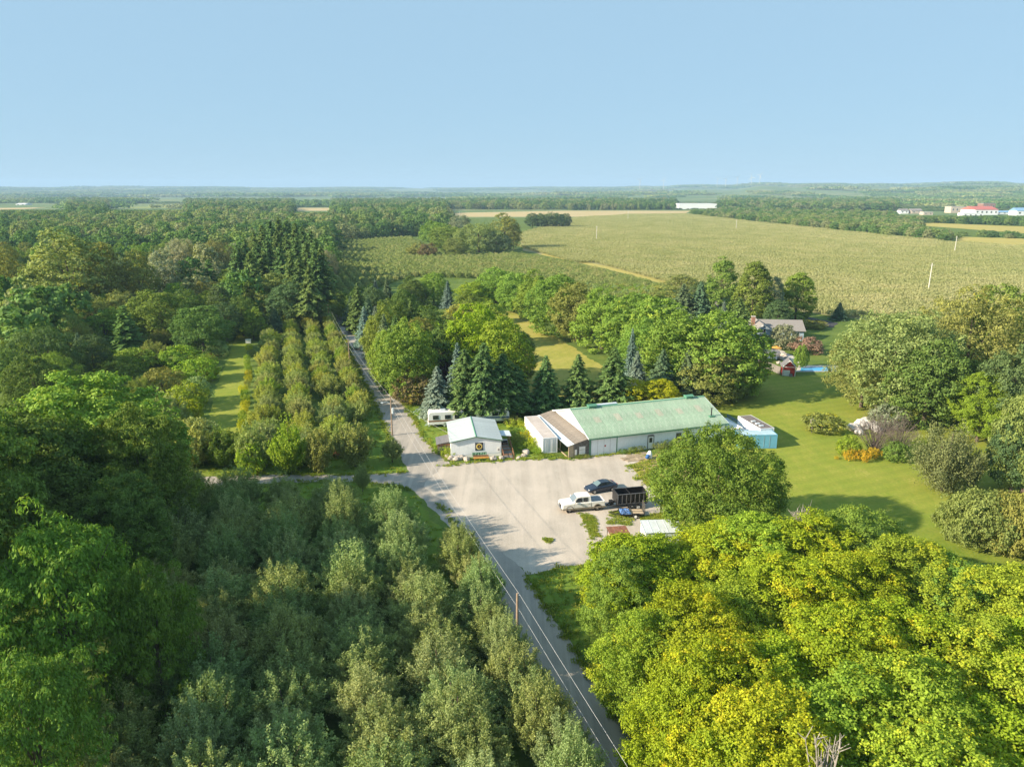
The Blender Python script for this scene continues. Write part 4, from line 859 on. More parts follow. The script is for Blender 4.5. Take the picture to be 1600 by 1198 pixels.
fill_wood(poly_px(4, (530, 376), (700, 362), (705, 345), (560, 350)), 9.0, (8, 14), seed=2)
fill_wood(poly_px(0, (690, 340), (905, 339), (905, 331.5), (690, 333)), 9.0, (15, 21), conif=.55, seed=3)
fill_wood(poly_px(0, (890, 331), (1065, 328.5), (1065, 326), (890, 328)), 10, (12, 17), conif=.5, seed=4)
fill_wood(poly_px(0, (1078, 341), (1180, 351), (1330, 363), (1470, 379), (1500, 378), (1440, 366), (1440, 356), (1420, 349), (1250, 341), (1080, 333)), 8.5, (6, 10), conif=.05, seed=5)
fill_wood(poly_px(0, (1080, 334), (1430, 349), (1720, 358), (1720, 350), (1430, 339), (1080, 329)), 9.5, (7, 12), conif=.05, seed=6)
fill_wood(poly_px(0, (1490, 373), (1720, 384), (1720, 376), (1500, 368)), 8, (4, 7), seed=7, prob=.6)
fill_wood(poly_px(0, (1545, 384), (1640, 386), (1640, 378), (1560, 378)), 9, (8, 11), seed=8)
fill_wood(poly_px(0, (-80, 325), (1750, 331), (1750, 318), (-80, 316)), 16, (12, 19), seed=9, prob=.75)
def px_of(x, y, z=0): return 800+FPX*x/depth(x, y, z)
for i_, q_ in enumerate(W2):          # lower growth where the photograph sees over the trees
    if q_[1] < 500: continue
    p_ = px_of(q_[0], q_[1])
    lim = 327.5 if (-80 < p_ < 108 or 168 < p_ < 292) else (331 if 458 < p_ < 520 else (326.5 if 1055 < p_ < 1124 else (336.5 if p_ > 1400 and q_[1] > 700 else None)))
    if lim:
        nat = 14 if q_[6] < 4 else 17
        hm = max(3.0, height_at(q_[0], q_[1], lim)-land_z(q_[0], q_[1]))
        if q_[4]*nat > hm: W2[i_] = q_[:4]+(hm/nat,)+q_[5:]
print('mid wood', len(W2))
scatter('far_woods', W2, [m for m in FW], 'mixed green woods covering the flat land beyond the fields', 'woods')
# patches of wood out to the hills
def patch_mesh(seed, S=120, n=95, tall=13):
    rs = np.random.RandomState(seed); P = []; NR = []; H = []
    for i in range(n):
        c = np.array([rs.uniform(-.5, .5)*S, rs.uniform(-.5, .5)*S, 0]); r = rs.uniform(4.5, 8); h = tall*rs.uniform(.65, 1.2)
        m = 34; d = unit(rs.normal(size=(m, 3))+np.array([[0, 0, .6]])); d[:, 2] = np.abs(d[:, 2])
        P.append(c+d*np.array([[r, r, h*.55]])+np.array([[0, 0, h*.42]])); NR.append(d+.4*rs.normal(size=(m, 3))); H.append(np.full(m, rs.uniform()))
    P = np.concatenate(P); NR = np.concatenate(NR); H = np.concatenate(H); k = len(P)
    return leaf_mesh('wood_patch', P, NR, 4.2, 3.4, rs.uniform(size=k), H, [FAR_LEAF], rs)
PW = [patch_mesh(400+i) for i in range(3)]
W3 = []; rr = random.Random(12)
r = 1900.0
while r < 12500:
    st = 115 if r < 4500 else 230
    na_ = int(1.45*r/st)
    for k in range(na_):
        az = -.725+1.45*(k+rr.random())/na_; q = r+rr.uniform(-.4, .4)*st
        x, y = q*math.sin(az), q*math.cos(az)
        f = nz(x, y*.45, .0011, 8)+.5*nz(x, y*.5, .004, 9)
        if f < (.02 if r < 4500 else -.22) or clear_at(x, y): continue
        s = st/115*rr.uniform(.85, 1.15)
        W3.append((x, y, land_z(x, y)-1, s, (.8 if r < 4500 else 1.25)*rr.uniform(.8, 1.25), rr.uniform(0, 6.28), rr.randint(0, 2)))
    r += st*(.95 if r < 4500 else 1.1)
print('patches', len(W3))
scatter('distant_woods', W3, PW, 'blue green woodland stretching to the hills on the horizon', 'woodland')
# corn: rows of standing stalks, plot by plot
def corn_patch(seed, S=12.0):
    rs = np.random.RandomState(seed); P = []; NR = []; D = []; T_ = []
    rows = 12
    for r_ in range(rows):
        x = (r_+.5)/rows*S-S/2; m = 30
        y = np.sort(rs.uniform(-S/2, S/2, m)); xx = x+rs.normal(size=m)*.06
        for zc, L, W_, tn in ((.75, 1.3, .38, .35), (1.35, 1.2, .42, .5), (2.0, .75, .16, .75)):
            P.append(np.stack([xx+rs.normal(size=m)*.12, y, zc+rs.normal(size=m)*.15], 1)); NR.append(rs.normal(size=(m, 3))*np.array([[.6, .6, .3]])+np.array([[0, 0, .75]]))
            D.append(np.array([[0, 0, 1.0]])+.3*rs.normal(size=(m, 3))); T_.append(np.clip(tn+rs.normal(size=m)*.07, 0, 1))
            # length and width kept with the sample
            NR[-1] = NR[-1]; 
    n = len(P); sizeL = np.concatenate([np.full(len(p), (1.3, 1.2, .75)[i % 3]) for i, p in enumerate(P)]); sizeW = np.concatenate([np.full(len(p), (.38, .42, .16)[i % 3]) for i, p in enumerate(P)])
    P = np.concatenate(P); k = len(P)
    return leaf_mesh('corn_plot', P, np.concatenate(NR), sizeL, sizeW, np.concatenate(T_), np.clip(.5+.2*rs.normal(size=k), 0, 1), [CORN_LEAF], rs, np.concatenate(D))
CP = [corn_patch(500+i) for i in range(3)]
W4 = []; ca = math.radians(14); b = bbox(CORN); ext = 900
for i in range(-80, 140):
    for j in range(0, 110):
        u, v = i*12.0, j*12.0
        x = 150+u*math.cos(ca)-v*math.sin(ca); y = 120+u*math.sin(ca)+v*math.cos(ca)
        if not (b[0] < x < b[1] and b[2] < y < b[3]) or abs(x) > y*.8+40: continue
        if not inside((x, y), CORN): continue
        W4.append((x, y, .02, 1, rnd.uniform(.92, 1.05)*(1+.1*nz(x, y, .01, 4)), ca+(math.pi if rnd.random() < .5 else 0), rnd.randint(0, 2)))
print('corn plots', len(W4))
scatter('corn_field', W4, CP, 'wide field of ripening pale green corn with straight rows', 'corn')
# low apple rows between the hedge and the corn
AM = [crown_round('apple_crown', 600+i, 2.8, 1.5, 22, 700, .34, .08, .25, (.25, .4), .1, mat=LEAF) for i in range(3)]
AM2 = [m.copy() for m in AM]
for m in AM2: m.materials[0] = APPLE_LEAF
APPLE = poly_px(1.5, (522, 470), (524, 440), (522, 398), (530, 377), (640, 370), (690, 398), (805, 396), (850, 402), (945, 423), (1050, 450), (1000, 482), (930, 470), (800, 432), (640, 428))
LIB['apple'] = [(m, None, 2.8, 3.0) for m in AM]
b = bbox(APPLE); AP = []; ra = math.radians(107.7)
for i in range(-120, 140):
    for j in range(-160, 200):
        u, v = i*4.6, j*2.7
        x = 0+u*math.cos(-.31)-v*math.sin(.31)*1.0; y = 320+u*math.sin(-.31)+v*math.cos(.31)
        if b[0] < x < b[1] and b[2] < y < b[3] and inside((x, y), APPLE) and not GS.near(x, y, .5):
            AP.append((x+rnd.uniform(-.3, .3), y+rnd.uniform(-.4, .4)))
AP.sort(key=lambda p: math.hypot(*p))
print('apples', len(AP))
for x, y in AP[:200]:
    put('apple', 'apple_tree', x, y, 2.8*rnd.uniform(.85, 1.15), 3.0*rnd.uniform(.85, 1.15), rnd.choice(['gg', 'pale', 'mid']), 'small apple tree in the low rows between the maple hedge and the corn', cat='apple tree', group='apple trees of the low rows')
scatter('apple_rows', [(x, y, 0, rnd.uniform(.85, 1.15), rnd.uniform(.85, 1.15), rnd.uniform(0, 6.28), rnd.randint(0, 2)) for x, y in AP[200:]], AM2, 'farther rows of small apple trees reaching to the field clump', 'apple rows')
# tufts along the gravel and through the grass
def tuft_mesh(seed, n=26, h=.28, r=.35):
    rs = np.random.RandomState(seed); a = rs.uniform(0, 6.28, n); q = r*np.sqrt(rs.uniform(size=n))
    P = np.stack([q*np.cos(a), q*np.sin(a), np.full(n, h*.45)], 1)
    return leaf_mesh('tuft', P, rs.normal(size=(n, 3))*np.array([[1, 1, .2]]), h*rs.uniform(.7, 1.5, n), .07, rs.uniform(size=n), np.clip(.5+.3*rs.normal(size=n), 0, 1), [TUFT], rs, np.array([[0, 0, 1.0]])+.45*rs.normal(size=(n, 3)))
TUFT = leaf_mat('tuft_leaf', palette=[(0.0, (.16, .24, .03)), (0.4, (.23, .31, .04)), (.7, (.31, .34, .06)), (1.0, (.42, .37, .10))])
TM = [tuft_mesh(700+i) for i in range(4)]
TU = []
def edge_tufts(poly, dens, spread, lo=.6, hi=1.3):
    for i in range(len(poly)):
        a = Vector(poly[i]); b_ = Vector(poly[(i+1) % len(poly)]); L = (b_-a).length
        for _ in range(int(L*dens)):
            p = a.lerp(b_, rnd.random()); p += Vector((rnd.gauss(0, spread), rnd.gauss(0, spread)))
            if p.y > 200 or p.y < 30 or abs(p.x) > p.y*.8+10: continue
            s = rnd.uniform(lo, hi); TU.append((p.x, p.y, 0, s, s*rnd.uniform(.7, 1.2), rnd.uniform(0, 6.28), rnd.randint(0, 3)))
def open_edge(pts, dens, spread):
    for a_, b_ in zip(pts, pts[1:]): edge_tufts([a_, b_], dens/2, spread)
open_edge(ROAD[2:4], 4, .3); open_edge(ROAD[5:11], 4, .3); open_edge(ROAD[12:18], 4, .3); open_edge(ROAD[19:22], 4, .3); open_edge(LOT[:7], 4, .35); open_edge(LOT[7:13], 6, .5); open_edge(DRIVE[1:6], 4, .3); open_edge(DRIVE[6:10], 4, .3); edge_tufts(TRI, 2, .4)
def area_tufts(poly, n, lo=.5, hi=1.2):
    b_ = bbox(poly)
    for _ in range(n):
        x = rnd.uniform(b_[0], b_[1]); y = rnd.uniform(b_[2], b_[3])
        if inside((x, y), poly): s = rnd.uniform(lo, hi); TU.append((x, y, 0, s, s*.8, rnd.uniform(0, 6.28), rnd.randint(0, 3)))
WEED1 = pxpoly((908, 805), (926, 806), (934, 820), (930, 832), (940, 838), (928, 839), (918, 826))
area_tufts(WEED1, 260, .4, 1.0)
for _ in range(160):
    u_ = rnd.random(); gx, gy = G(912+u_*18+rnd.gauss(0, 5), 802+u_*38+rnd.gauss(0, 4)); TU.append((gx, gy, 0, rnd.uniform(.35, .8), rnd.uniform(.3, .7), rnd.uniform(0, 6.28), rnd.randint(0, 3)))
for poly, n in ((pxpoly((948, 800), (972, 798), (990, 815), (985, 822), (950, 818)), 140), (pxpoly((1000, 808), (1045, 800), (1050, 814), (1005, 816)), 300), (pxpoly((985, 728), (1005, 720), (1050, 715), (1050, 770), (1020, 760)), 500),
                (pxpoly((850, 842), (862, 842), (860, 848), (850, 848)), 30), (TRI, 700), (VERGE2, 1200), (VERGE1, 900), (VERGE3, 900), (pxpoly((800, 705), (850, 716), (880, 716), (840, 700)), 150)):
    area_tufts(poly, n)
scatter('grass_tufts', TU, TM, 'loose grass tufts along the gravel edges and in the lawns', 'grass')

# ------------------------------------------------------------------ buildings
WHITE = basic('white_siding', (.80, .82, .84), .6, .05, 1.5, dirt=(.42, .42, .40), dirt_amt=.25)
WHITE_W = basic('white_paint', (.82, .81, .78), .55, .06, 2, dirt=(.45, .42, .36), dirt_amt=.3)
GREENROOF = basic('green_metal_roof', (.31, .42, .30), .5, .3, .45, dirt=(.52, .55, .46), dirt_amt=.8, bstr=.1)
GREENTRIM = basic('green_trim', (.10, .26, .17), .5, .1, 2)
WORN = basic('worn_pink_patch', (.43, .41, .32), .7, .25, 3.5, dirt=(.36, .47, .34), dirt_amt=.95)
TEAL = basic('teal_metal_roof', (.50, .555, .555), .45, .16, .5, dirt=(.38, .43, .41), dirt_amt=.5)
BROWNTIN = basic('brown_tin', (.25, .215, .18), .7, .35, .8, dirt=(.17, .115, .08), dirt_amt=.6)
PALETIN = basic('pale_tin', (.60, .66, .70), .4, .12, .8, dirt=(.33, .36, .38), dirt_amt=.4)
WEATHERED = basic('weathered_board', (.16, .145, .13), .9, .4, 2.5, bstr=.4, dirt=(.30, .27, .23), dirt_amt=.5)
WOOD = basic('brown_wood', (.26, .13, .07), .8, .25, 2.5, bstr=.3)
PALEWOOD = basic('pale_wood', (.48, .38, .26), .8, .2, 2.5, bstr=.3)
GREYWOOD = basic('grey_wood', (.24, .22, .20), .9, .25, 3, bstr=.3)
SHINGLE = basic('grey_shingle', (.17, .165, .17), .9, .25, 5, bstr=.3)
SHINGLE2 = basic('light_shingle', (.25, .23, .215), .9, .2, 5, bstr=.3)
GLASS = basic('dark_glass', (.03, .038, .045), .08, .1, 1, spec=.8)
BLACK = basic('black_paint', (.014, .014, .016), .4, .3, 3, spec=.5)
BLACKIN = basic('black_steel', (.02, .02, .021), .7, .3, 3)
TYRE = basic('tyre_rubber', (.018, .018, .018), .85, .2, 4)
RIM = basic('wheel_metal', (.55, .55, .54), .35, .1, 4, metal=.6)
CHROME = basic('bright_metal', (.6, .6, .6), .2, .05, 4, metal=1.0)
REDP = basic('red_paint', (.42, .05, .035), .6, .15, 2)
BLUEC = basic('blue_container', (.13, .36, .52), .55, .12, .8, dirt=(.25, .22, .18), dirt_amt=.25)
BLUETOP = basic('pale_blue_top', (.42, .56, .62), .55, .12, .8)
BLUEP = basic('blue_paint', (.03, .11, .32), .5, .1, 2)
TARP = basic('blue_tarp', (.06, .19, .50), .45, .5, 2.2, dirt=(.62, .66, .70), dirt_amt=.95)
RUST = basic('rusty_tin', (.24, .10, .06), .85, .35, 1.5, dirt=(.33, .20, .12), dirt_amt=.6)
SIDING = basic('blue_siding', (.36, .46, .54), .7, .06, 2)
CONC = basic('pale_concrete', (.50, .46, .41), .85, .12, 2)
STONE = basic('field_stone', (.42, .37, .32), .9, .25, 2.5, bstr=.5)
STONEW = basic('white_rubble', (.62, .59, .56), .9, .2, 2, bstr=.5)
BRICK = basic('red_brick', (.28, .15, .11), .9, .2, 5)
POLEW = basic('pole_wood', (.30, .22, .16), .9, .25, 3)
POLEP = basic('pale_pole', (.62, .60, .55), .7, .12, 2)
WIRE = basic('bright_wire', (.5, .5, .5), .5, .05, 1)
CREAM = basic('cream_paint', (.72, .66, .40), .6, .08, 3)
YELL = basic('yellow_paint', (.70, .50, .07), .6, .08, 3)
DBROWN = basic('dark_brown_paint', (.045, .022, .012), .7, .1, 3)
SGREEN = basic('sign_green', (.36, .58, .38), .6, .1, 3)
DGREEN = basic('dark_sign_green', (.10, .20, .13), .6, .1, 3)
ORANGE = basic('orange_wood', (.52, .24, .05), .7, .2, 3)
WATERM, wt, wo = new_mat('pool_water')
finish(wt, wo, (.06, .38, .66), .08, 0, noise_tex(wt, N(wt, 'ShaderNodeTexCoord').outputs['Object'], 1.5), .15, .05, .5)

def corr_wall(mb, p0, p1, z0, z1, pitch=.28, dep=.036, m=0):
    """a corrugated steel wall from p0 to p1"""
    a = Vector((*p0, 0)); b = Vector((*p1, 0)); L = (b-a).length; u = (b-a)/L; nrm = Vector((u.y, -u.x, 0))
    n = max(2, int(L/pitch)); q = L/n; pts = []
    for k in range(n):
        for t, o in ((0, 0), (.25, 0), (.5, 1), (.75, 1)): pts.append(a+u*((k+t)*q)+nrm*(-dep*o))
    pts.append(b)
    i = len(mb.v)
    for p in pts: mb.v += [(p.x, p.y, z0), (p.x, p.y, z1)]
    for k in range(len(pts)-1):
        j = i+2*k; mb.f.append((j, j+2, j+3, j+1)); mb.m.append(m)
def container(name, label, loc, rot, W, L, H, mat, top, vents=False):
    r = thing(name, label, 'container', loc, rot)
    b = MB(); e = .06
    corr_wall(b, (0, L-e), (0, e), .15, H-.1); corr_wall(b, (W, e), (W, L-e), .15, H-.1); corr_wall(b, (W-e, L), (e, L), .15, H-.1)
    b.build('wall', mat, r)
    f = MB()
    for x in (-.02, W-.10):
        for y in (-.02, L-.10): f.box(x, x+.12, y, y+.12, .02, H)
    for z in (.06, H-.13):
        f.box(-.015, .085, .1, L-.1, z, z+.12); f.box(W-.085, W+.015, .1, L-.1, z, z+.12); f.box(.1, W-.1, -.015, .085, z, z+.12); f.box(.1, W-.1, L-.085, L+.015, z, z+.12)
    f.build('frame', mat, r)
    t = MB(); n = int(L/.5)
    for k in range(n): t.box(.06, W-.06, .06+k*(L-.12)/n, .06+(k+.93)*(L-.12)/n, H-.09, H-.012)
    t.box(.06, W-.06, .06, L-.06, H-.12, H-.03); t.build('roof', top, r)
    for k in (0, 1):
        d = MB(); x0 = .11+k*(W-.22)/2; d.box(x0+.012, x0+(W-.22)/2-.012, .01, .06, .2, H-.15)
        do = d.build('door', mat, r)
        for q in (.3, .62):
            MB().cyl((x0+q*(W-.22)/2+.05, -.012, H/2), (0, 0, 1), .018, H-.45, 6).build('lock_rod', RIM, do)
    if vents:
        for y in (1.0, 2.1, 3.4):
            v = MB(); v.box(.5, 1.2, y, y+.45, H-.01, H+.16); v.build('roof_vent', PALETIN, r)
    return r
def window(parent, x, z, wd, ht, y=-.01, frame=WHITE_W, name='window', face=-1, yaw=None):
    f = MB(); t = .06
    f.box(x-t, x+wd+t, y-.05, y+.02, z-t, z); f.box(x-t, x+wd+t, y-.05, y+.02, z+ht, z+ht+t); f.box(x-t, x, y-.05, y+.02, z, z+ht); f.box(x+wd, x+wd+t, y-.05, y+.02, z, z+ht)
    f.box(x+wd/2-.02, x+wd/2+.02, y-.04, y+.02, z, z+ht)
    o = f.build(name, frame, parent)
    MB().box(x, x+wd, y-.012, y+.015, z, z+ht).build('pane', GLASS, o)
    return o

# ---- the barn
BL, BD, BE, BR = 24.6, 15.0, 3.1, 5.5
A18 = math.radians(18.0)
barn = thing('barn', 'long white barn with a green metal roof beside the gravel lot', 'barn', (12.0, 103.9), A18)
b = MB(); b.prism([(.05, 0), (BD-.05, 0), (BD-.05, BE-.02), (BD/2, BR-.06), (.05, BE-.02)], 0.0, BL, axis='x'); b.build('wall', WHITE, barn)
slope = math.atan2(BR-BE, BD/2); n = 24; pw = (BL+.5)/n
pm = MB(); sl_ = (BD/2+.35)/math.cos(slope)
pm.box(.012, pw-.012, 0, sl_, 0, .03); pm.box(-.02, .03, 0, sl_, .0, .065); pm.box(pw*.33, pw*.33+.03, 0, sl_, .028, .05); pm.box(pw*.66, pw*.66+.03, 0, sl_, .028, .05)
pmesh = pm.mesh('roof_panel', GREENROOF)
for k in range(n):
    link('roof_panel', pmesh, barn, (-.25+k*pw, -.35, BE-.35*math.tan(slope)), (slope, 0, 0))
    link('roof_panel', pmesh, barn, (-.25+(k+1)*pw, BD+.35, BE-.35*math.tan(slope)), (slope, 0, math.pi))
rc = MB(); rc.prism([(BD/2-.3, BR-.02), (BD/2, BR+.09), (BD/2+.3, BR-.02), (BD/2, BR+.02)], -.25, BL+.25, axis='x'); rc.build('ridge_cap', GREENTRIM, barn)
for k in range(6):
    x = 2.6+k*3.75; p = MB(); p.box(0, 1.0, 0, 1.5+.4*(k % 2), .069, .074); p.build('worn_patch', WORN, barn, loc=(x, 3.3, BE+3.3*math.tan(slope))).rotation_euler = (slope, 0, 0)
def xr(y): return BE+y*math.tan(slope)
for x, lab in ((3.0, None), (21.2, None)):
    v = MB(); v.box(x, x+1.3, BD/2-.45, BD/2+.45, BR-.1, BR+.32); v.prism([(BD/2-.6, BR+.32), (BD/2, BR+.55), (BD/2+.6, BR+.32)], x-.12, x+1.42, axis='x'); v.build('ridge_vent', GREENTRIM, barn)
MB().box(4.7, 8.4, BD/2+.1, BD/2+.75, BR-.12, BR+.22).build('ridge_skylight', PALETIN, barn)
ch = MB(); ch.tube([(22.9, 1.9, xr(1.9)-.1), (22.9, 1.9, xr(1.9)+1.3)], .10, 10); ch.box(22.76, 23.04, 1.76, 2.04, xr(1.9)+1.36, xr(1.9)+1.42); ch.tube([(22.9, 1.9, xr(1.9)+1.25), (22.9, 1.9, xr(1.9)+1.4)], .05, 6); ch.build('chimney_pipe', BLACKIN, barn)
MB().box(22.4, 23.4, 1.5, 2.4, xr(1.9)-.25, xr(1.9)+.12).build('chimney_flashing', GREENTRIM, barn)
fa = MB(); fa.box(-.25, BL+.25, -.42, -.37, xr(-.4)-.2, xr(-.4)-.02); fa.build('fascia', GREENTRIM, barn)
# front cladding: sliding door, panels, door, window
sd = MB(); sd.box(.32, 4.6, -.09, -.03, .08, 2.85)
sdo = sd.build('sliding_door', WHITE, barn)
for x in (1.39, 2.46, 3.53): MB().box(x-.012, x+.012, -.1, -.085, .1, 2.83).build('seam', GREYWOOD, sdo)
MB().box(2.55, 2.8, -.1, -.09, 1.35, 1.62).build('red_mark', REDP, sdo)
tr = MB(); tr.box(.0, .22, -.1, .0, 0, 2.95); tr.box(4.66, 4.78, -.09, -.0, 0, 2.95); tr.box(.22, 4.66, -.1, .0, 2.87, 2.97); tr.build('door_frame', GREENTRIM, barn)
x = 4.8
wpm = {}
while x < BL-.05:
    wd = min(1.98, BL-x)
    key = round(wd, 2)
    if key not in wpm:
        q = MB(); q.box(.008, wd-.008, -.035, .045, .12, 2.98)
        for j in range(1, int(wd/.33)): q.box(j*.33-.015, j*.33+.015, -.048, -.03, .12, 2.98)
        wpm[key] = q.mesh('wall_panel', WHITE)
    link('wall_panel', wpm[key], barn, (x, 0, 0)); x += wd
dr = MB(); dr.box(10.2, 11.1, -.12, -.05, .1, 2.12); do = dr.build('door', WHITE_W, barn)
MB().box(10.38, 10.92, -.135, -.115, 1.15, 1.95).build('pane', GLASS, do); MB().cyl((11.0, -.16, 1.05), (0, 1, 0), .04, .08, 8).build('handle', CHROME, do)
df = MB(); df.box(10.08, 10.2, -.13, -.04, .05, 2.3); df.box(11.1, 11.24, -.13, -.04, .05, 2.3); df.box(10.2, 11.1, -.13, -.04, 2.12, 2.42); df.build('door_surround', GREYWOOD, barn)
window(barn, 15.3, 1.05, .8, 1.1, -.05, GREYWOOD)
cpst = MB(); cpst.box(BL-.16, BL+.03, -.07, .1, 0, 2.98); cpst.build('corner_trim', GREENTRIM, barn)
gt = MB()
for s in (0, 1):
    y0, y1 = (-.35, BD/2) if s == 0 else (BD/2, BD+.35); z0, z1 = (xr(-.35), BR) if s == 0 else (BR, xr(-.35))
    gt.beam((-.27, y0, z0-.06), (-.27, y1, z1-.06), .05, .2); gt.beam((BL+.27, y0, z0-.06), (BL+.27, y1, z1-.06), .05, .2)
gt.build('gable_trim', PALETIN, barn)
# ---- lean-to
lt = thing('lean_to', 'weathered lean-to with brown tin roof against the white barn gable', 'shed', (12.0, 103.9), A18)
ls = math.atan2(.9, 3.6)
for k in range(15):
    for (xa, xb, mt) in ((-2.55, -.04, BROWNTIN), (-3.75, -2.6, PALETIN)):
        q = MB()
        for j in range(4): q.box(xa/math.cos(ls), xb/math.cos(ls), j*.258+.006, j*.258+.252, .0+.012*(j % 2), .022+.012*(j % 2))
        q.build('roof_sheet', mt, lt, loc=(0, -.2+k*1.04, 3.02)).rotation_euler = (0, -ls, 0)
fr = MB(); fr.box(-3.4, -3.25, .1, 15.0, 0, .1)
for y in (.15, 3.8, 7.5, 11.2, 14.9): fr.box(-3.4, -3.24, y-.08, y+.08, 0, 2.12)
fr.box(-3.42, -3.24, .0, 15, 2.02, 2.14); fr.build('post_frame', PALEWOOD, lt)
for k in range(10):
    x0 = -2.6+k*.26; h1 = 3.0+(x0+.13)*.25-.06
    MB().box(x0+.006, x0+.252, .06, .1, .02, h1).build('board', WEATHERED, lt)
for k in range(3): MB().box(-3.4+k*.265, -3.4+k*.265+.25, .1, .14, .02+.1*k, 2.1+.06*k).build('board', PALEWOOD, lt)
MB().box(-2.35, -2.05, .03, .058, .5, 1.35).build('paper_notice', WHITE_W, lt)
sg = MB(); sg.box(-1.65, -.65, .02, .055, .45, 1.75); sgo = sg.build('white_board', WHITE_W, lt)
MB().box(-1.6, -.7, .012, .022, 1.22, 1.27).build('board_line', GREYWOOD, sgo)
bw = MB(); bw.box(-3.3, -.1, 14.9, 14.95, 0, 2.15); bw.build('back_wall', WEATHERED, lt)
container('white_container', 'long white shipping container left of the barn lean-to', (4.85, 105.0), math.radians(13.5), 2.35, 11.4, 2.6, WHITE, basic('rust_white_top', (.52, .46, .42), .6, .15, .6, dirt=(.40, .30, .22), dirt_amt=.35))
container('blue_container', 'short blue shipping container behind the lone green maple', (36.4, 107.2), math.radians(2), 6.05, 2.45, 2.35, BLUEC, BLUETOP)
container('reefer_container', 'white box container with a brownish roof right of the barn', (40.4, 109.4), math.radians(13), 2.45, 7.0, 2.65, WHITE, basic('grey_brown_top', (.19, .16, .15), .7, .15, .8), True)
# white side roof at the barn's right end and the blue railed deck
wl_ = thing('side_shed', 'low white roofed shed at the right end of the barn', 'shed', (35.6, 110.6), A18)
MB().box(0, 2.4, 0, 3.0, 0, 1.9).build('wall', WHITE, wl_)
q = MB(); q.prism([(-.15, 1.9), (-.15, 2.0), (2.6, 2.25), (2.6, 2.15)], -.2, 3.2, axis='y'); q.build('roof', WHITE_W, wl_)
dk = thing('railed_wagon', 'grey decked wagon with blue side rails behind the barn end', 'wagon', (37.2, 112.2), math.radians(13))
for k in range(10): MB().box(.02, 2.55, k*.72+.01, k*.72+.71, 1.12, 1.19).build('deck_board', PALETIN, dk)
q = MB(); q.box(.1, .22, 0, 7.2, .98, 1.11); q.box(2.35, 2.47, 0, 7.2, .98, 1.11); q.box(.22, 2.35, .0, .12, .98, 1.11); q.box(.22, 2.35, 7.08, 7.2, .98, 1.11); q.build('chassis', BLUEP, dk)
q = MB()
for z in (1.45, 1.75): q.box(-.03, .03, 0, 7.2, z-.06, z+.06); q.box(.03, 2.54, -.03, .03, z-.06, z+.06); q.box(2.54, 2.6, 0, 7.2, z-.06, z+.06)
for y in (0.05, 1.8, 3.6, 5.4, 7.15): q.box(-.05, -.03, y-.04, y+.04, 1.0, 1.8); q.box(2.6, 2.62, y-.04, y+.04, 1.0, 1.8)
q.build('side_rail', BLUEP, dk)
def wheel(parent, c, r, wd, ax=(0, 1, 0), rimmat=RIM, name='wheel', face=.8):
    c = Vector(c); a = Vector(ax)
    t = MB(); ns = 18
    prof = [(r*.62, -wd/2), (r*.93, -wd/2), (r, -wd*.3), (r, wd*.3), (r*.93, wd/2), (r*.62, wd/2)]
    secs = []
    e1 = a.orthogonal().normalized(); e2 = a.cross(e1)
    for k in range(ns):
        an = 2*math.pi*k/ns; d_ = e1*math.cos(an)+e2*math.sin(an); secs.append([tuple(c+d_*p[0]+a*p[1]) for p in prof])
    secs.append(secs[0]); t.loft(secs, caps=False)
    w_ = t.build(name, TYRE, parent, smooth=False)
    m = MB(); m.cyl(c, a, r*.63, wd*face, 16); m.cyl(c, a, r*.2, wd*max(1.02, face+.06), 8)
    for k in range(6):
        an = 2*math.pi*k/6; d_ = e1*math.cos(an)+e2*math.sin(an); m.beam(c+d_*r*.15+a*wd*.42, c+d_*r*.6+a*wd*.42, r*.14, wd*.08); m.beam(c+d_*r*.15-a*wd*.42, c+d_*r*.6-a*wd*.42, r*.14, wd*.08)
    m.build('rim', rimmat, w_)
    return w_
for y in (1.2, 6.0):
    for x in (.05, 2.5): wheel(dk, (x, y, .42), .42, .22, (1, 0, 0))

# ---- the hut
HA = math.radians(8.0)
hut = thing('farm_hut', 'small white hut with a pale teal roof and a sunflower board', 'hut', (-9.4, 103.0), HA)
HW, HD, HE, HR = 7.8, 9.7, 2.72, 3.45
q = MB(); q.prism([(0, .0), (HW, .0), (HW, HE), (HW/2, HR-.05), (0, HE)], 0, HD, axis='y'); q.build('wall', WHITE, hut)
hs_ = math.atan2(HR-HE, HW/2); sw = (HW/2+.2)/math.cos(hs_)
n = 8; pl = (HD+.5)/n
pm = MB(); pm.box(0, sw, .006, pl-.006, 0, .04); pm.box(0, sw, -.02, .02, .02, .06); pmesh = pm.mesh('roof_panel', TEAL)
for k in range(n):
    link('roof_panel', pmesh, hut, (-.2, -.25+k*pl, HE-.2*math.tan(hs_)+.0), (0, -hs_, 0))
    link('roof_panel', pmesh, hut, (HW+.2, -.25+(k+1)*pl, HE-.2*math.tan(hs_)), (0, -hs_, math.pi))
q = MB(); q.prism([(HW/2-.14, HR-.0), (HW/2, HR+.1), (HW/2+.14, HR-.0), (HW/2, HR+.03)], -.27, HD+.27, axis='y'); q.build('ridge_cap', GREENTRIM, hut)
q = MB(); q.beam((-.2, -.28, HE-.06), (HW/2, -.28, HR-.04), .04, .14); q.beam((HW/2, -.28, HR-.04), (HW+.2, -.28, HE-.06), .04, .14); q.build('fascia', DGREEN, hut)
for k in range(6):
    x0 = k*HW/6
    q = MB(); q.box(x0+.008, x0+HW/6-.008, -.035, -.004, .62, HE-.08)
    q.build('wall_panel', WHITE, hut)
q = MB(); q.box(-.01, HW+.01, -.05, -.004, .08, .54); q.build('skirting', WHITE_W, hut); MB().box(-.02, HW+.02, -.065, -.004, .55, .61).build('sill_strip', PALETIN, hut)
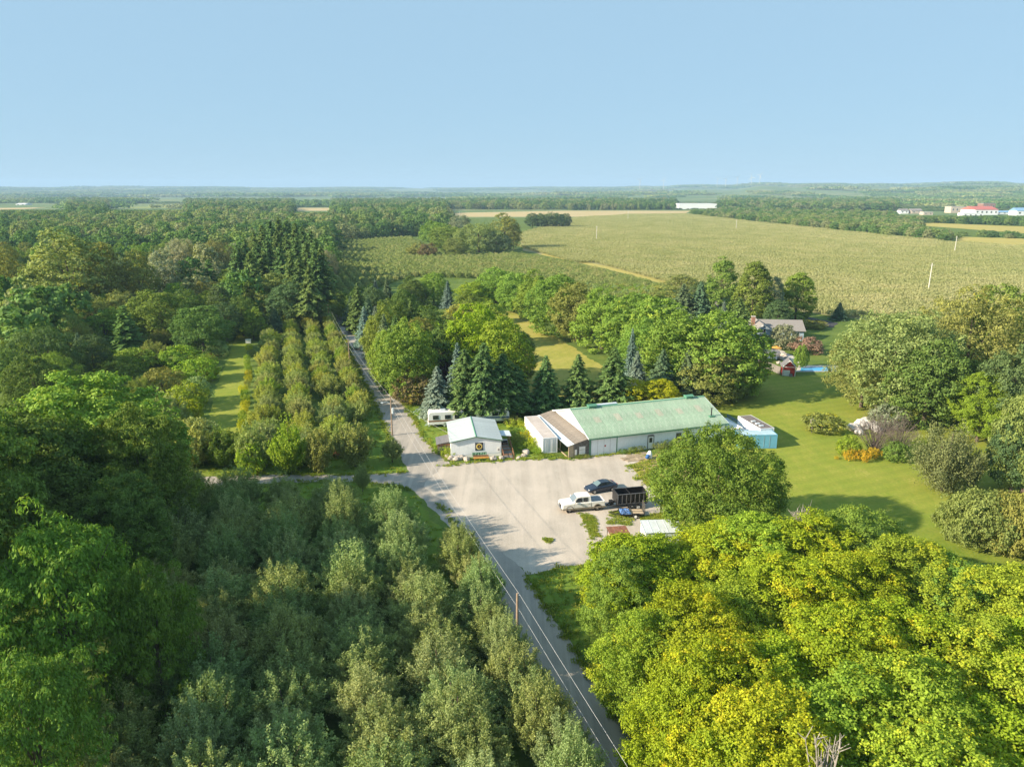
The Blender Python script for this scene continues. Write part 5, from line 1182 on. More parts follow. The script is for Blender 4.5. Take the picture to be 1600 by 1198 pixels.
MB().box(7.15, 7.6, -.06, -.037, .7, 1.6).build('small_poster', WHITE_W, hut); MB().box(7.25, 7.5, -.07, -.06, .95, 1.25).build('poster_mark', GREYWOOD, hut)
qb = thing('sunflower_board', 'black square board painted with a sunflower hanging on the white hut', 'sign', (-9.4, 103.0), HA)
cx, cz, hw = 4.35, 1.78, .62
MB().box(cx-hw, cx+hw, -.09, -.045, cz-hw, cz+hw).build('board', BLACKIN, qb)
q = MB()
for k in range(14):
    a0 = 2*math.pi*k/14; w2 = .17
    pts = [(cx+.30*math.cos(a0-w2), cz+.30*math.sin(a0-w2)), (cx+.44*math.cos(a0-w2), cz+.44*math.sin(a0-w2)), (cx+.56*math.cos(a0), cz+.56*math.sin(a0)), (cx+.44*math.cos(a0+w2), cz+.44*math.sin(a0+w2)), (cx+.30*math.cos(a0+w2), cz+.30*math.sin(a0+w2))]
    q.prism(pts, -.1, -.09, axis='y')
q.build('petals', CREAM, qb)
MB().cyl((cx, -.1, cz), (0, 1, 0), .41, .022, 28).build('yellow_ring', YELL, qb); MB().cyl((cx, -.106, cz), (0, 1, 0), .30, .022, 24).build('seed_disc', DBROWN, qb); MB().cyl((cx, -.112, cz), (0, 1, 0), .07, .022, 12).build('centre_dot', CREAM, qb)
ls_ = thing('letter_sign', 'pale green cut-out letter sign standing before the white hut', 'sign', (-9.4, 103.0), HA)
q = MB(); q.box(3.2, 5.45, -.62, -.58, .55, 1.02); q.box(3.3, 3.36, -.61, -.55, 0, .6); q.box(5.3, 5.36, -.61, -.55, 0, .6); q.build('board', DGREEN, ls_)
fc = bpy.data.curves.new('letters', 'FONT'); fc.body = 'LEARM'; fc.size = 1.15; fc.extrude = .02; fc.space_character = .9; fc.align_x = 'CENTER'; fc.offset = .012
fo = bpy.data.objects.new('letters', fc); COL.objects.link(fo); fo.parent = ls_; fo.location = (4.33, -.66, .14); fo.rotation_euler = (math.pi/2, 0, 0); fo.scale = (.68, 1, 1); fc.materials.append(SGREEN)
bpy.context.view_layer.update()
fm = bpy.data.meshes.new_from_object(fo.evaluated_get(bpy.context.evaluated_depsgraph_get())); fm.name = 'letters'
lo_ = link('letters', fm, ls_, fo.location.copy(), fo.rotation_euler.copy(), fo.scale.copy()); bpy.data.objects.remove(fo)
bn = thing('wooden_bench', 'long orange wooden bench in front of the letter sign', 'bench', (-9.4, 103.0), HA)
for k in range(3): MB().box(3.3, 5.7, -1.62+k*.17, -1.47+k*.17, .40, .45).build('plank', ORANGE, bn)
MB().box(3.5, 3.58, -1.6, -1.15, 0, .4).build('leg', WOOD, bn); MB().box(5.42, 5.5, -1.6, -1.15, 0, .4).build('leg', WOOD, bn); MB().box(3.3, 5.7, -1.09, -1.04, .5, .72).build('backrest', WOOD, bn)
def rock_mesh(seed, r):
    bm = bmesh.new(); bmesh.ops.create_icosphere(bm, subdivisions=3, radius=r)
    for v in bm.verts:
        n_ = mnoise.noise(v.co/r*1.1+Vector((seed*3.1, 0, 0)))*.35+mnoise.noise(v.co/r*3.0+Vector((0, seed, 0)))*.12
        v.co *= 1+n_; v.co.z *= .75
    me = bpy.data.meshes.new('boulder'); bm.to_mesh(me); bm.free(); return me
RK = [rock_mesh(i, .5) for i in range(4)]
def rock(px, py, s, mat, label, grp, i, nm='boulder'):
    x, y = G(px, py); me = RK[i % 4]
    if not me.materials: me.materials.append(STONE)
    o = link(nm, me, None, (x, y, s*.2), (0, 0, i*1.3), (s*1.1, s*.9, s))
    if mat is not STONE:
        o.material_slots[0].link = 'OBJECT'; o.material_slots[0].material = mat
    tag(o, label, 'boulder', grp)
for i, (px, py, s, lab) in enumerate([(700, 714, .9, 'grey boulder at the hut corner nearest the road'), (705, 718, 1.1, 'grey boulder second from the road before the hut'), (712, 719, 1.0, 'pale boulder third from the road before the hut'),
                                      (720, 717, 1.1, 'flat boulder close to the hut wall'), (729, 719, 1.0, 'round sandy boulder left of the orange bench'), (771, 718, 1.1, 'round sandy boulder right of the orange bench'),
                                      (784, 717, 1.0, 'sandy boulder left of the ramp foot'), (774, 709, 1.3, 'tall pale boulder against the hut front'), (810, 716, .7, 'small boulder right of the ramp foot'), (822, 708, 1.2, 'pale boulder in the weeds beside the white container'), (819, 713, .9, 'low grey boulder below the pale one in the weeds')]):
    rock(px, py, s, STONE, lab, 'boulders before the hut', i)
ws = thing('wooden_shed', 'small brown wooden shed with a dark roof left of the white hut', 'shed', (-11.65, 104.6), HA)
for k in range(7): MB().box(.02+k*.28, .29+k*.28, 0, .05, .05, 1.75+.05*k).build('board', WEATHERED, ws)
for k in range(10): MB().box(0, .05, .06+k*.3, .35+k*.3, .05, 1.75).build('board', WOOD, ws)
q = MB(); q.box(1.93, 1.98, .06, 3.1, .05, 2.05); q.box(.05, 1.93, 3.05, 3.1, .05, 1.8); q.build('back_wall', WEATHERED, ws)
q = MB(); q.prism([(-.2, 1.68), (-.2, 1.76), (2.05, 2.22), (2.05, 2.14)], -.2, 3.3, axis='y'); q.build('roof', SHINGLE, ws)
MB().box(-.02, 1.98, -.05, -.005, 1.45, 1.75).build('lintel', WOOD, ws)
for k in range(3): MB().box(.1, 1.9, -.03, -.003, .35+k*.4, .41+k*.4).build('rail', PALEWOOD, ws)
pc = thing('porch', 'brown wooden ramp with rails and a small grey roof beside the hut', 'porch', (-9.4, 103.0), HA)
q = MB(); q.prism([(HW+.02, 2.3), (HW+.02, 2.36), (HW+2.0, 2.2), (HW+2.0, 2.14)], 3.0, 5.6, axis='y'); q.build('roof', PALETIN, pc)
for k in range(16):
    y = -1.6+k*.45; z = min(.5, .04+k*.07)
    MB().box(HW+.25, HW+1.75, y+.01, y+.44, z-.05, z).build('plank', GREYWOOD if k % 3 else WOOD, pc)
for x in (HW+.2, HW+1.8):
    q = MB(); q.beam((x, -1.5, .85), (x, 1.9, 1.4), .06, .1); q.beam((x, -1.5, .5), (x, 1.9, 1.0), .05, .08); q.beam((x, 1.9, 1.4), (x, 5.5, 1.4), .06, .1); q.beam((x, 1.9, 1.0), (x, 5.5, 1.0), .05, .08)
    for y, z in ((-1.5, .9), (.2, 1.15), (1.9, 1.45), (3.1, 2.2), (5.5, 2.2)): q.box(x-.05, x+.05, y-.05, y+.05, 0, z)
    q.build('railing', WOOD, pc)
fz = thing('grill', 'dark grill with a pale lid on the hut porch', 'grill', (-9.4, 103.0), HA)
MB().box(HW+.6, HW+1.4, 3.4, 4.0, .95, 1.3).build('firebox', BLACKIN, fz); MB().box(HW+.55, HW+1.45, 3.36, 4.04, 1.31, 1.36).build('lid', PALETIN, fz)
for x in (.65, 1.3):
    for y in (3.45, 3.9): MB().box(HW+x, HW+x+.06, y, y+.06, .52, .95).build('leg', BLACK, fz)

# ---- caravans behind the hut
def caravan(label, loc, rot, L, stripe):
    r = thing('camper_trailer', label, 'camper', loc, rot)
    prof = [(0, .55), (.15, .5), (L-.2, .5), (L, .75), (L-.05, 1.9), (L-.45, 2.75), (.35, 2.8), (.05, 2.4)]
    q = MB(); q.prism(prof, 0, 2.4, axis='y'); q.build('body', WHITE_W, r, bevel=.07)
    q = MB(); q.box(.06, L-.1, -.012, -.002, 1.05, 1.32); q.box(-.012, -.001, .2, 2.2, 1.05, 1.32); q.build('stripe', stripe, r)
    for x in (.9, 3.0, L-1.9): window(r, x, 1.55, .9, .6, -.002, BLACKIN)
    q = MB(); q.box(-.02, .0, .5, 1.9, 1.5, 2.1); q.build('end_window', GLASS, r)
    MB().box(2.2, 3.1, .8, 1.6, 2.8, 3.02).build('roof_unit', PALETIN, r); MB().box(4.4, 4.8, 1.0, 1.4, 2.8, 2.9).build('roof_hatch', PALETIN, r)
    for x in (L*.5-.4, L*.5+.4):
        for y in (.1, 2.3): wheel(r, (x, y, .36), .36, .2)
    q = MB(); q.beam((L, .6, .55), (L+1.1, 1.2, .5), .1, .12); q.beam((L, 1.8, .55), (L+1.1, 1.2, .5), .1, .12); q.build('hitch', BLACKIN, r)
caravan('white camper trailer with a brown stripe behind the hut roof', (-14.6, 117.6), math.radians(10), 6.6, WOOD)
caravan('second white camper trailer with a blue stripe partly behind the hut', (-6.4, 119.6), math.radians(6), 6.0, BLUEP)

# ---- sheds by the lone maple
rs_ = thing('rusty_canopy', 'small open canopy with a rusty tin roof on posts', 'canopy', (11.4, 74.1), math.radians(8))
for k in range(4):
    q = MB()
    for j in range(3): q.box(k*.6+j*.2+.006, k*.6+j*.2+.195, 0, 2.1, .01*(j % 2), .018+.01*(j % 2))
    q.build('roof_sheet', RUST, rs_, loc=(-.1, -.1, 1.72)).rotation_euler = (math.radians(5), 0, 0)
for x in (.05, 2.2):
    for y in (.05, 1.85): MB().box(x-.05, x+.05, y-.05, y+.05, 0, 1.7+y*.08).build('post', PALEWOOD if y < 1 else GREYWOOD, rs_)
MB().box(1.2, 2.0, .5, 1.6, 0, .9).build('back_bin', DBROWN, rs_); MB().box(.1, .14, .1, 1.8, .3, 1.2).build('side_board', PALEWOOD, rs_)
s2 = thing('small_white_shed', 'small white shed with a pale metal roof at the lot edge', 'shed', (15.4, 74.3), math.radians(3))
q = MB(); q.prism([(0, 0), (2.5, 0), (2.5, 2.3), (0, 2.05)], 0, 4.3, axis='x'); q.build('wall', WHITE, s2)
q = MB()
for k in range(5): q.box(-.12+k*.91, -.12+k*.91+.9, -.15, 2.68, 0, .03); q.box(-.12+k*.91-.02, -.12+k*.91+.02, -.15, 2.68, .0, .06)
q.build('roof', PALETIN, s2, loc=(0, 0, 2.06)).rotation_euler = (math.atan2(.25, 2.5), 0, 0)
for k in range(7): MB().box(.03+k*.61, .61+k*.61, -.03, -.004, .1, 1.98).build('wall_panel', PALETIN, s2)  # white front panelled in grey-blue: its shade is put into the colour
for k in range(4): MB().box(-.03, -.004, .03+k*.61, .61+k*.61, .1, 2.02+k*.05).build('wall_panel', WHITE_W, s2)  # lit left side stays white

# ------------------------------------------------------------------ vehicles
def hullsec(x, zb, zt, wb, wm, wt, zm):
    return [(x, -wb, zb), (x, wb, zb), (x, wm, zb+.12), (x, wm, zm), (x, wt, zt), (x, -wt, zt), (x, -wm, zm), (x, -wm, zb+.12)]
CARPAINT = basic('white_car_paint', (.82, .80, .75), .25, .03, 1, spec=.6)
TAN = basic('tan_trim', (.25, .21, .16), .4, .05, 1, spec=.5)
NAVY = basic('navy_car_paint', (.018, .028, .05), .18, .08, 1, spec=.7)
LENS = basic('lamp_lens', (.75, .75, .72), .1, .05, 1, spec=.8); REDLENS = basic('red_lens', (.45, .02, .02), .15, .05, 1, spec=.7)
# pick-up: +x is the front
g1 = G(889, 801); g2 = G(934, 797); hd = math.atan2(g1[1]-g2[1], g1[0]-g2[0])
mid = Vector(((g1[0]+g2[0])/2, (g1[1]+g2[1])/2)); side = Vector((math.sin(hd), -math.cos(hd)))
pk = thing('pickup_truck', 'white crew cab pickup truck with tan lower sides', 'pickup truck', (mid.x+side.x*.82+.0, mid.y+side.y*.82, 0), hd)
q = MB()   # lower body: bonnet, cab base
q.loft([hullsec(3.06, .52, 1.12, .86, .95, .90, 1.02), hullsec(2.92, .5, 1.22, .94, 1.0, .93, 1.14), hullsec(1.55, .5, 1.33, .94, 1.0, .95, 1.2), hullsec(1.2, .5, 1.32, .94, 1.0, .92, 1.2), hullsec(-1.05, .5, 1.32, .94, 1.0, .95, 1.22)])
q.build('body', CARPAINT, pk, bevel=.05)
q = MB(); q.loft([[(1.6, -.92, 1.3), (1.6, .92, 1.3), (1.6, .9, 1.34), (1.6, -.9, 1.34)], [(.85, -.86, 1.3), (.85, .86, 1.3), (.85, .76, 2.0), (.85, -.76, 2.0)], [(.5, -.88, 1.3), (.5, .88, 1.3), (.5, .78, 2.07), (.5, -.78, 2.07)], [(-.98, -.88, 1.3), (-.98, .88, 1.3), (-.98, .78, 2.05), (-.98, -.78, 2.05)], [(-1.06, -.9, 1.3), (-1.06, .9, 1.3), (-1.06, .86, 1.45), (-1.06, -.86, 1.45)]])
q.build('cab', CARPAINT, pk, bevel=.03)
q = MB(); q.quad((1.53, -.82, 1.40), (1.53, .82, 1.40), (.90, .72, 1.97), (.90, -.72, 1.97)); q.build('windscreen', basic('windscreen_glass', (.16, .20, .23), .05, .1, 1, spec=.9), pk, loc=(.035, 0, .012))
for s in (-1, 1):
    for x0, x1, x2, x3 in ((1.25, .78, .18, .18), (.06, .06, -.62, -.60)):
        q = MB(); q.quad((x0, s*.915, 1.38), (x1 if x1 != x0 else x0, s*.825, 1.92), (x2, s*.825, 1.93), (x3, s*.905, 1.38)); q.build('side_window', GLASS, pk)
q = MB()   # load bed
q.box(-3.0, -1.1, .86, .99, .6, 1.3); q.box(-3.0, -1.1, -.99, -.86, .6, 1.3); q.box(-3.02, -2.92, -.86, .86, .6, 1.3); q.box(-1.2, -1.1, -.86, .86, .6, 1.3); q.box(-2.92, -1.2, -.86, .86, .6, .7)
q.build('load_bed', CARPAINT, pk, bevel=.025)
MB().box(-2.9, -1.22, -.84, .84, 1.16, 1.22).build('bed_cover', basic('dark_vinyl', (.22, .225, .245), .6, .15, 2), pk)
q = MB()
for s in (-1, 1): q.box(-3.0, 2.95, s*.995-.012, s*.995+.012, .42, .66)
q.build('sill_trim', TAN, pk)
for x in (1.98, -1.95):
    for s in (-1, 1):
        wheel(pk, (x, s*.86, .41), .41, .27)
        q = MB(); secs = []
        for k in range(9):
            a = math.pi*k/8; secs.append([(x+.50*math.cos(a), s*1.03, .42+.50*math.sin(a)), (x+.60*math.cos(a), s*1.01, .42+.60*math.sin(a)), (x+.60*math.cos(a), s*.90, .42+.60*math.sin(a)), (x+.50*math.cos(a), s*.90, .42+.50*math.sin(a))])
        q.loft(secs); q.build('wheel_arch', TAN, pk)
        MB().cyl((x, s*.975, .42), (0, 1, 0), .49, .04, 20).build('wheel_well', BLACKIN, pk)
q = MB(); q.box(3.02, 3.2, -.95, .95, .42, .68); q.build('front_bumper', CHROME, pk, bevel=.04); q = MB(); q.box(-3.2, -3.03, -.95, .95, .45, .66); q.build('rear_bumper', CHROME, pk, bevel=.03)
q = MB(); q.box(3.04, 3.09, -.52, .52, .72, 1.02); q.build('grille', BLACKIN, pk)
for s in (-1, 1):
    q = MB(); q.box(3.0, 3.08, s*.56 if s > 0 else -.86, .86 if s > 0 else s*.56, .76, 1.0); q.build('headlight', LENS, pk); q = MB(); q.box(-3.05, -3.0, s*.86-.07, s*.86+.07, .75, 1.15); q.build('tail_light', REDLENS, pk)
    q = MB(); q.box(1.22, 1.36, s*1.02-.02 if s > 0 else -1.24, 1.24 if s > 0 else -1.0, 1.38, 1.64); q.build('mirror', CARPAINT, pk, bevel=.02)
    for x in (.12, 1.35, -1.02): MB().box(x-.008, x+.008, s*1.0-.006, s*1.0+.006, .68, 1.2).build('door_seam', GREYWOOD, pk)
    for x in (.2, -.85): MB().box(x, x+.2, s*1.01-.012, s*1.01+.012, 1.08, 1.12).build('door_handle', BLACKIN, pk)
pk.scale = (.94, .96, 1.0)
# dark coupe
pc_ = Vector(G(939, 768))
ca_ = thing('dark_car', 'dark navy saloon car parked behind the white pickup', 'car', (pc_.x, pc_.y+.5, 0), math.radians(203))
q = MB(); q.loft([hullsec(2.3, .35, .62, .55, .62, .5, .55), hullsec(2.1, .25, .74, .8, .84, .66, .62), hullsec(1.2, .22, .88, .84, .9, .74, .72), hullsec(.9, .22, .95, .84, .91, .78, .76), hullsec(-1.5, .22, 1.0, .84, .91, .78, .8), hullsec(-2.05, .28, .98, .82, .88, .72, .8), hullsec(-2.3, .4, .85, .68, .74, .6, .74)])
q.build('body', NAVY, ca_, bevel=.05)
q = MB(); q.loft([[(.98, -.74, .92), (.98, .74, .92), (.98, .72, .95), (.98, -.72, .95)], [(.2, -.72, .92), (.2, .72, .92), (.2, .55, 1.36), (.2, -.55, 1.36)], [(-.5, -.72, .95), (-.5, .72, .95), (-.5, .55, 1.4), (-.5, -.55, 1.4)], [(-1.1, -.72, .96), (-1.1, .72, .96), (-1.1, .52, 1.31), (-1.1, -.52, 1.31)], [(-1.8, -.7, .98), (-1.8, .7, .98), (-1.8, .66, 1.0), (-1.8, -.66, 1.0)]])
q.build('cabin', NAVY, ca_, bevel=.03)
q = MB(); q.quad((.93, -.64, .99), (.93, .64, .99), (.24, .5, 1.36), (.24, -.5, 1.36)); q.build('windscreen', basic('car_glass', (.13, .19, .20), .05, .1, 1, spec=.9), ca_, loc=(.03, 0, .015))
q = MB(); q.quad((-1.72, -.6, 1.03), (-1.72, .6, 1.03), (-1.14, .48, 1.31), (-1.14, -.48, 1.31)); q.build('rear_window', GLASS, ca_, loc=(-.02, 0, .02))
for s in (-1, 1):
    for pts in (((.75, s*.735, .98), (.22, s*.60, 1.3), (-.38, s*.60, 1.34), (-.38, s*.735, 1.0)), ((-.46, s*.735, 1.0), (-.46, s*.60, 1.34), (-1.05, s*.58, 1.27), (-1.4, s*.72, 1.02))):
        q = MB(); q.quad(*pts); q.build('side_window', GLASS, ca_)
    q = MB(); q.box(.55, .68, s*.92-.08, s*.92+.08, .92, 1.05); q.build('mirror', NAVY, ca_, bevel=.02)
    q = MB(); q.box(2.0, 2.2, s*.6-.14, s*.6+.14, .6, .7); q.build('headlight', LENS, ca_); q = MB(); q.box(-2.27, -2.15, s*.55-.16, s*.55+.16, .78, .9); q.build('tail_light', REDLENS, ca_)
    for x in (1.42, -1.35): wheel(ca_, (x, s*.82, .33), .33, .21)
# dump trailer
dt = Vector(G(986, 796))
tr_ = thing('dump_trailer', 'black high sided dump trailer with two axles behind the pickup', 'trailer', (dt.x, dt.y+1.0, 0), hd)
TL, TW, T0, T1 = 2.1, 1.0, .88, 2.2
q = MB(); q.box(-TL, TL, -TW, TW, T0, T0+.06); q.build('floor', BLACKIN, tr_)
for s in (-1, 1):
    q = MB(); q.box(-TL, TL, s*TW-.02, s*TW+.02, T0+.06, T1); q.build('side_wall', BLACK, tr_)
    q = MB(); q.box(-TL, TL, s*TW-.06, s*TW+.06, T1-.0, T1+.08); q.box(-TL, TL, s*(TW+.045)-.03, s*(TW+.045)+.03, T0-.02, T0+.1)
    for k in range(8): x = -TL+.02+k*(2*TL-.1)/7; q.box(x, x+.07, s*(TW+.05)-.03, s*(TW+.05)+.03, T0+.1, T1)
    q.build('ribs', basic('worn_black', (.11, .11, .115), .5, .3, 3), tr_)
    for x in (-.42, .42): wheel(tr_, (x-.25, s*1.16, .38), .38, .22, rimmat=WHITE_W, face=1.02)
    q = MB(); q.box(-1.2, .75, s*1.1-.1, s*1.1+.08, .8, .83); q.build('mudguard', BLACKIN, tr_)
MB().box(-TL, -TL+.05, -TW+.02, TW-.02, T0+.06, T1).build('tailgate', BLACK, tr_); MB().box(TL-.05, TL, -TW+.02, TW-.02, T0+.06, T1+.15).build('front_wall', BLACK, tr_)
MB().box(.3, .36, -TW+.02, TW-.02, T1-.06, T1).build('cross_bar', BLACKIN, tr_)
q = MB(); q.beam((TL, -.6, .55), (TL+1.4, 0, .52), .1, .14); q.beam((TL, .6, .55), (TL+1.4, 0, .52), .1, .14); q.box(-TL, TL, -.6, -.48, .5, T0); q.box(-TL, TL, .48, .6, .5, T0); q.build('chassis', BLACKIN, tr_)
MB().box(TL+.25, TL+.75, -.3, .3, .6, 1.1).build('tool_box', BLACKIN, tr_); MB().tube([(TL+1.1, 0, 0), (TL+1.1, 0, .9)], .04, 8).build('jack', RIM, tr_)
# utility trailer
ut = Vector(G(987, 808))
u_ = thing('utility_trailer', 'open flat utility trailer with a mesh tailgate beside the dump trailer', 'trailer', (ut.x, ut.y+.55, 0), math.radians(183))
for k in range(7): MB().box(-1.5, 1.5, -.75+k*.215, -.75+k*.215+.205, .48, .52).build('plank', PALEWOOD, u_)
q = MB(); q.box(-1.55, 1.55, -.82, -.76, .42, .56); q.box(-1.55, 1.55, .76, .82, .42, .56); q.box(1.49, 1.55, -.76, .76, .42, .56)
for s in (-1, 1):
    q.beam((-1.5, s*.79, .95), (1.5, s*.79, .95), .04, .04)
    for x in (-1.48, 0, 1.48): q.box(x-.02, x+.02, s*.79-.02, s*.79+.02, .56, .95)
    wheel(u_, (-.35, s*.98, .31), .31, .18, rimmat=WHITE_W, face=1.02); q.box(-.85, .15, s*.98-.12, s*.98+.12, .66, .69)
q.beam((1.5, -.6, .48), (2.9, 0, .45), .07, .08); q.beam((1.5, .6, .48), (2.9, 0, .45), .07, .08); q.build('frame', BLACKIN, u_)
q = MB()
for k in range(9): q.box(-1.6, -1.57, -.76+k*.19-.012, -.76+k*.19+.012, .52, 1.75)
for z in (.55, .95, 1.35, 1.74): q.box(-1.6, -1.57, -.78, .78, z-.015, z+.015)
q.build('tailgate', WEATHERED, u_)
tp = MB(); nx, ny = 14, 12; i0 = 0
for i in range(nx+1):
    for j in range(ny+1):
        x = .15+1.3*i/nx; y = -.7+1.4*j/ny; e = min(i, nx-i, j, ny-j)
        tp.v.append((x, y, .53+(.0 if e == 0 else .16+.14*abs(nz(x, y, 3.2, 6))+.1*nz(x, y, 6, 2))))
for i in range(nx):
    for j in range(ny): a = i*(ny+1)+j; tp.f.append((a, a+ny+1, a+ny+2, a+1)); tp.m.append(0)
to = tp.build('tarp', TARP, None, loc=(ut.x, ut.y+.55, 0), rotz=math.radians(183)); tag(to, 'crumpled blue and white tarp lying on the open utility trailer', 'tarp')
# pallets, drum and sack by the barn
pal = MB()
for k in range(7): pal.box(0, 1.2, k*.167, k*.167+.10, .11, .13)
for y in (0, .5, 1.0): pal.box(0, 1.2, y, y+.1, 0, .108)
pme = pal.mesh('pallet', PALEWOOD)
for i, (px, py, rz) in enumerate([(974, 720, .3), (981, 722, .35), (989, 721, .28), (996, 720, .4), (983, 716, .3), (993, 715, .35), (1001, 716, .25), (1003, 712, .3)]):
    x, y = G(px, py)
    tag(link('pallet', pme, None, (x, y, .018+.0*i), (0, 0, rz)), ['wooden pallet at the lot side end of the pallet row', 'wooden pallet second in the front row by the barn', 'wooden pallet third in the front row by the barn', 'wooden pallet fourth in the front row beside the dry grass', 'wooden pallet at the left of the back row', 'wooden pallet in the middle of the back row', 'wooden pallet beside the blue drum', 'wooden pallet behind the blue drum'][i], 'pallet', 'pallets laid out before the barn')
x, y = G(1010, 719); dr_ = thing('blue_drum', 'blue plastic drum lying tilted in front of the barn', 'drum', (x, y, .0))
q = MB(); a0 = Vector((0, 0, .28)); a1 = Vector((.35, .25, .85)); q.tube([a0, a0.lerp(a1, .1), a0.lerp(a1, .5), a0.lerp(a1, .9), a1], [.22, .28, .29, .28, .22], 14); q.build('barrel', BLUEP, dr_); MB().tube([a1, a1+(a1-a0).normalized()*.03], .06, 8).build('cap', WHITE_W, dr_)
x, y = G(1014, 716); q = MB(); q.tube([(0, 0, 0), (0, .02, .25), (.05, .05, .7), (.1, .05, 1.1), (.1, .08, 1.25)], [.42, .5, .42, .25, .12], 12); tag(q.build('white_sack', WHITE_W, None, smooth=True, loc=(x, y, 0)), 'tall white sack standing beside the blue drum', 'sack')
x, y = G(384, 537); bx = thing('white_cabinet', 'small white cabinet at the far end of the mowed lane', 'cabinet', (x, y), .2); MB().box(0, 1.3, 0, .9, .1, 1.0).build('body', WHITE_W, bx); MB().box(-.08, 1.38, -.08, .98, 1.0, 1.08).build('lid', WHITE_W, bx)

# ------------------------------------------------------------------ poles and wires
def pole(px, base, h, label, mat=POLEW, r=.14, arm=None, grp='utility poles along the road'):
    x, y = G(px, base); o = thing('utility_pole', label, 'utility pole', (x, y), 0, grp)
    MB().tube([(0, 0, -.2), (0, 0, h)], [r, r*.68], 10).build('shaft', mat, o)
    return o, x, y
p1, x1, y1 = pole(808, 1030, 6.6, 'brown wooden utility pole standing nearest the camera beside the road')
p2, x2, y2 = pole(613, 680, 6.9, 'utility pole with a transformer drum beside the road opposite the hut')
p3, x3, y3 = pole(547, 577, 7.2, 'utility pole in the roadside orchard row farther up the road')
p4, x4, y4 = pole(515, 513, 7.2, 'farthest utility pole where the road bends out of sight')
MB().tube([(.28, -.1, 3.9), (.28, -.1, 4.85)], .2, 12).build('transformer', PALETIN, p2); MB().box(.1, .2, -.14, -.06, 4.2, 4.6).build('bracket', BLACKIN, p2)
q = MB(); q.tube([(0, 0, 5.6), (-.8, -.1, 5.9), (-1.3, -.15, 5.85)], .035, 6); q.build('lamp_arm', PALETIN, p2); MB().box(-1.65, -1.25, -.25, -.05, 5.72, 5.86).build('lamp_head', PALETIN, p2)
for p_ in (p1, p2, p3, p4):
    for z in (6.45, 4.9): MB().tube([(.1, -.02, z), (.24, -.02, z)], .035, 6).build('insulator', PALETIN, p_)
dx, dy = (x1-x2)/math.hypot(x1-x2, y1-y2), (y1-y2)/math.hypot(x1-x2, y1-y2)
x0, y0 = x1+dx*62, y1+dy*62
p0 = thing('utility_pole', 'utility pole next along the road beyond the camera', 'utility pole', (x0, y0), 0, 'utility poles along the road'); MB().tube([(0, 0, -.2), (0, 0, 6.6)], [.14, .095], 10).build('shaft', POLEW, p0)
def wire(a, b, sag, label, grp='wires along the road', r=.011):
    pts = [(a[0]+(b[0]-a[0])*t, a[1]+(b[1]-a[1])*t, a[2]+(b[2]-a[2])*t-sag*4*t*(1-t)) for t in [k/24 for k in range(25)]]
    tag(MB().tube(pts, r, 5).build('power_line', WIRE), label, 'wire', grp)
spans = [((x0, y0), (x1, y1), 'between the camera side and the nearest pole'), ((x1, y1), (x2, y2), 'between the nearest pole and the transformer pole'), ((x2, y2), (x3, y3), 'between the transformer pole and the orchard pole'), ((x3, y3), (x4, y4), 'between the orchard pole and the last pole')]
for a, b_, lab in spans:
    wire((a[0]+.22, a[1], 6.45), (b_[0]+.22, b_[1], 6.45), .55, 'upper pale power wire '+lab); wire((a[0]+.22, a[1], 4.9), (b_[0]+.22, b_[1], 4.9), .5, 'lower pale power wire '+lab)
wire((x2, y2, 6.6), (-9.0, 104.4, 3.2), .3, 'thin service wire from the transformer pole to the hut', r=.012)
for px, base, top, lab in [(932, 376, 353, 'pale pole in the corn left of the lamp pole'), (981, 344, 330, 'pale lamp pole far back in the corn'), (1150, 359, 343, 'pale pole at the far side of the corn before the tree belt'), (1491, 396, 369, 'pale leaning pole in the corn near the right edge'), (1450, 456, 411, 'tall pale pole in the corn above the yellowing giant maple'), (718, 343, 331, 'small pale pole at the edge of the tan field')]:
    x, y = G(px, base); h = height_at(x, y, top)
    o = thing('field_pole', lab, 'utility pole', (x, y), 0, 'pale poles in the corn'); MB().tube([(0, 0, 0), (0, 0, h)], [.2, .15], 8).build('shaft', POLEP, o)
    q = MB(); q.beam((-.9, 0, h-.9), (.9, 0, h-.9), .12, .12); q.build('crossarm', POLEP, o)
    if px == 981: q = MB(); q.tube([(0, 0, h-.3), (2.6, 0, h+.2)], .1, 6); q.box(2.4, 4.4, -.3, .3, h+.05, h+.35); q.build('lamp_head', POLEP, o)

# ------------------------------------------------------------------ house, shed, pool
hs = thing('farm_house', 'blue sided farm house with grey gabled roofs half hidden by trees', 'house', (64.0, 187.5), math.radians(-6))
q = MB(); q.prism([(0, 0), (6.6, 0), (6.6, 3.0), (3.3, 5.3), (0, 3.0)], 0, 12, axis='y'); q.prism([(6.0, 0), (14, 0), (14, 2.9), (10, 5.0), (6, 2.9)], 6, 15.6, axis='x'); q.build('wall', SIDING, hs)
for s in (-1, 1):
    q = MB(); q.prism([(3.3, 5.34), (3.3, 5.48), (3.3+s*3.75, 2.86), (3.3+s*3.75, 2.72)], -.35, 12.3, axis='y'); q.build('roof', SHINGLE2, hs)
for s in (-1, 1):
    q = MB(); q.prism([(10, 5.03), (10, 5.15), (10+s*4.5, 2.80), (10+s*4.5, 2.68)], 3.5, 16, axis='x'); q.build('roof', SHINGLE2, hs)
MB().box(1.2, 2.1, 5.0, 5.9, 3.5, 6.6).build('chimney', BRICK, hs); MB().box(1.1, 2.2, 4.9, 6.0, 6.6, 6.75).build('chimney_cap', CONC, hs)
q = MB(); q.beam((-.45, -.37, 2.72), (3.3, -.37, 5.35), .06, .22); q.beam((3.3, -.37, 5.35), (7.05, -.37, 2.72), .06, .22); q.build('gable_trim', WHITE_W, hs)
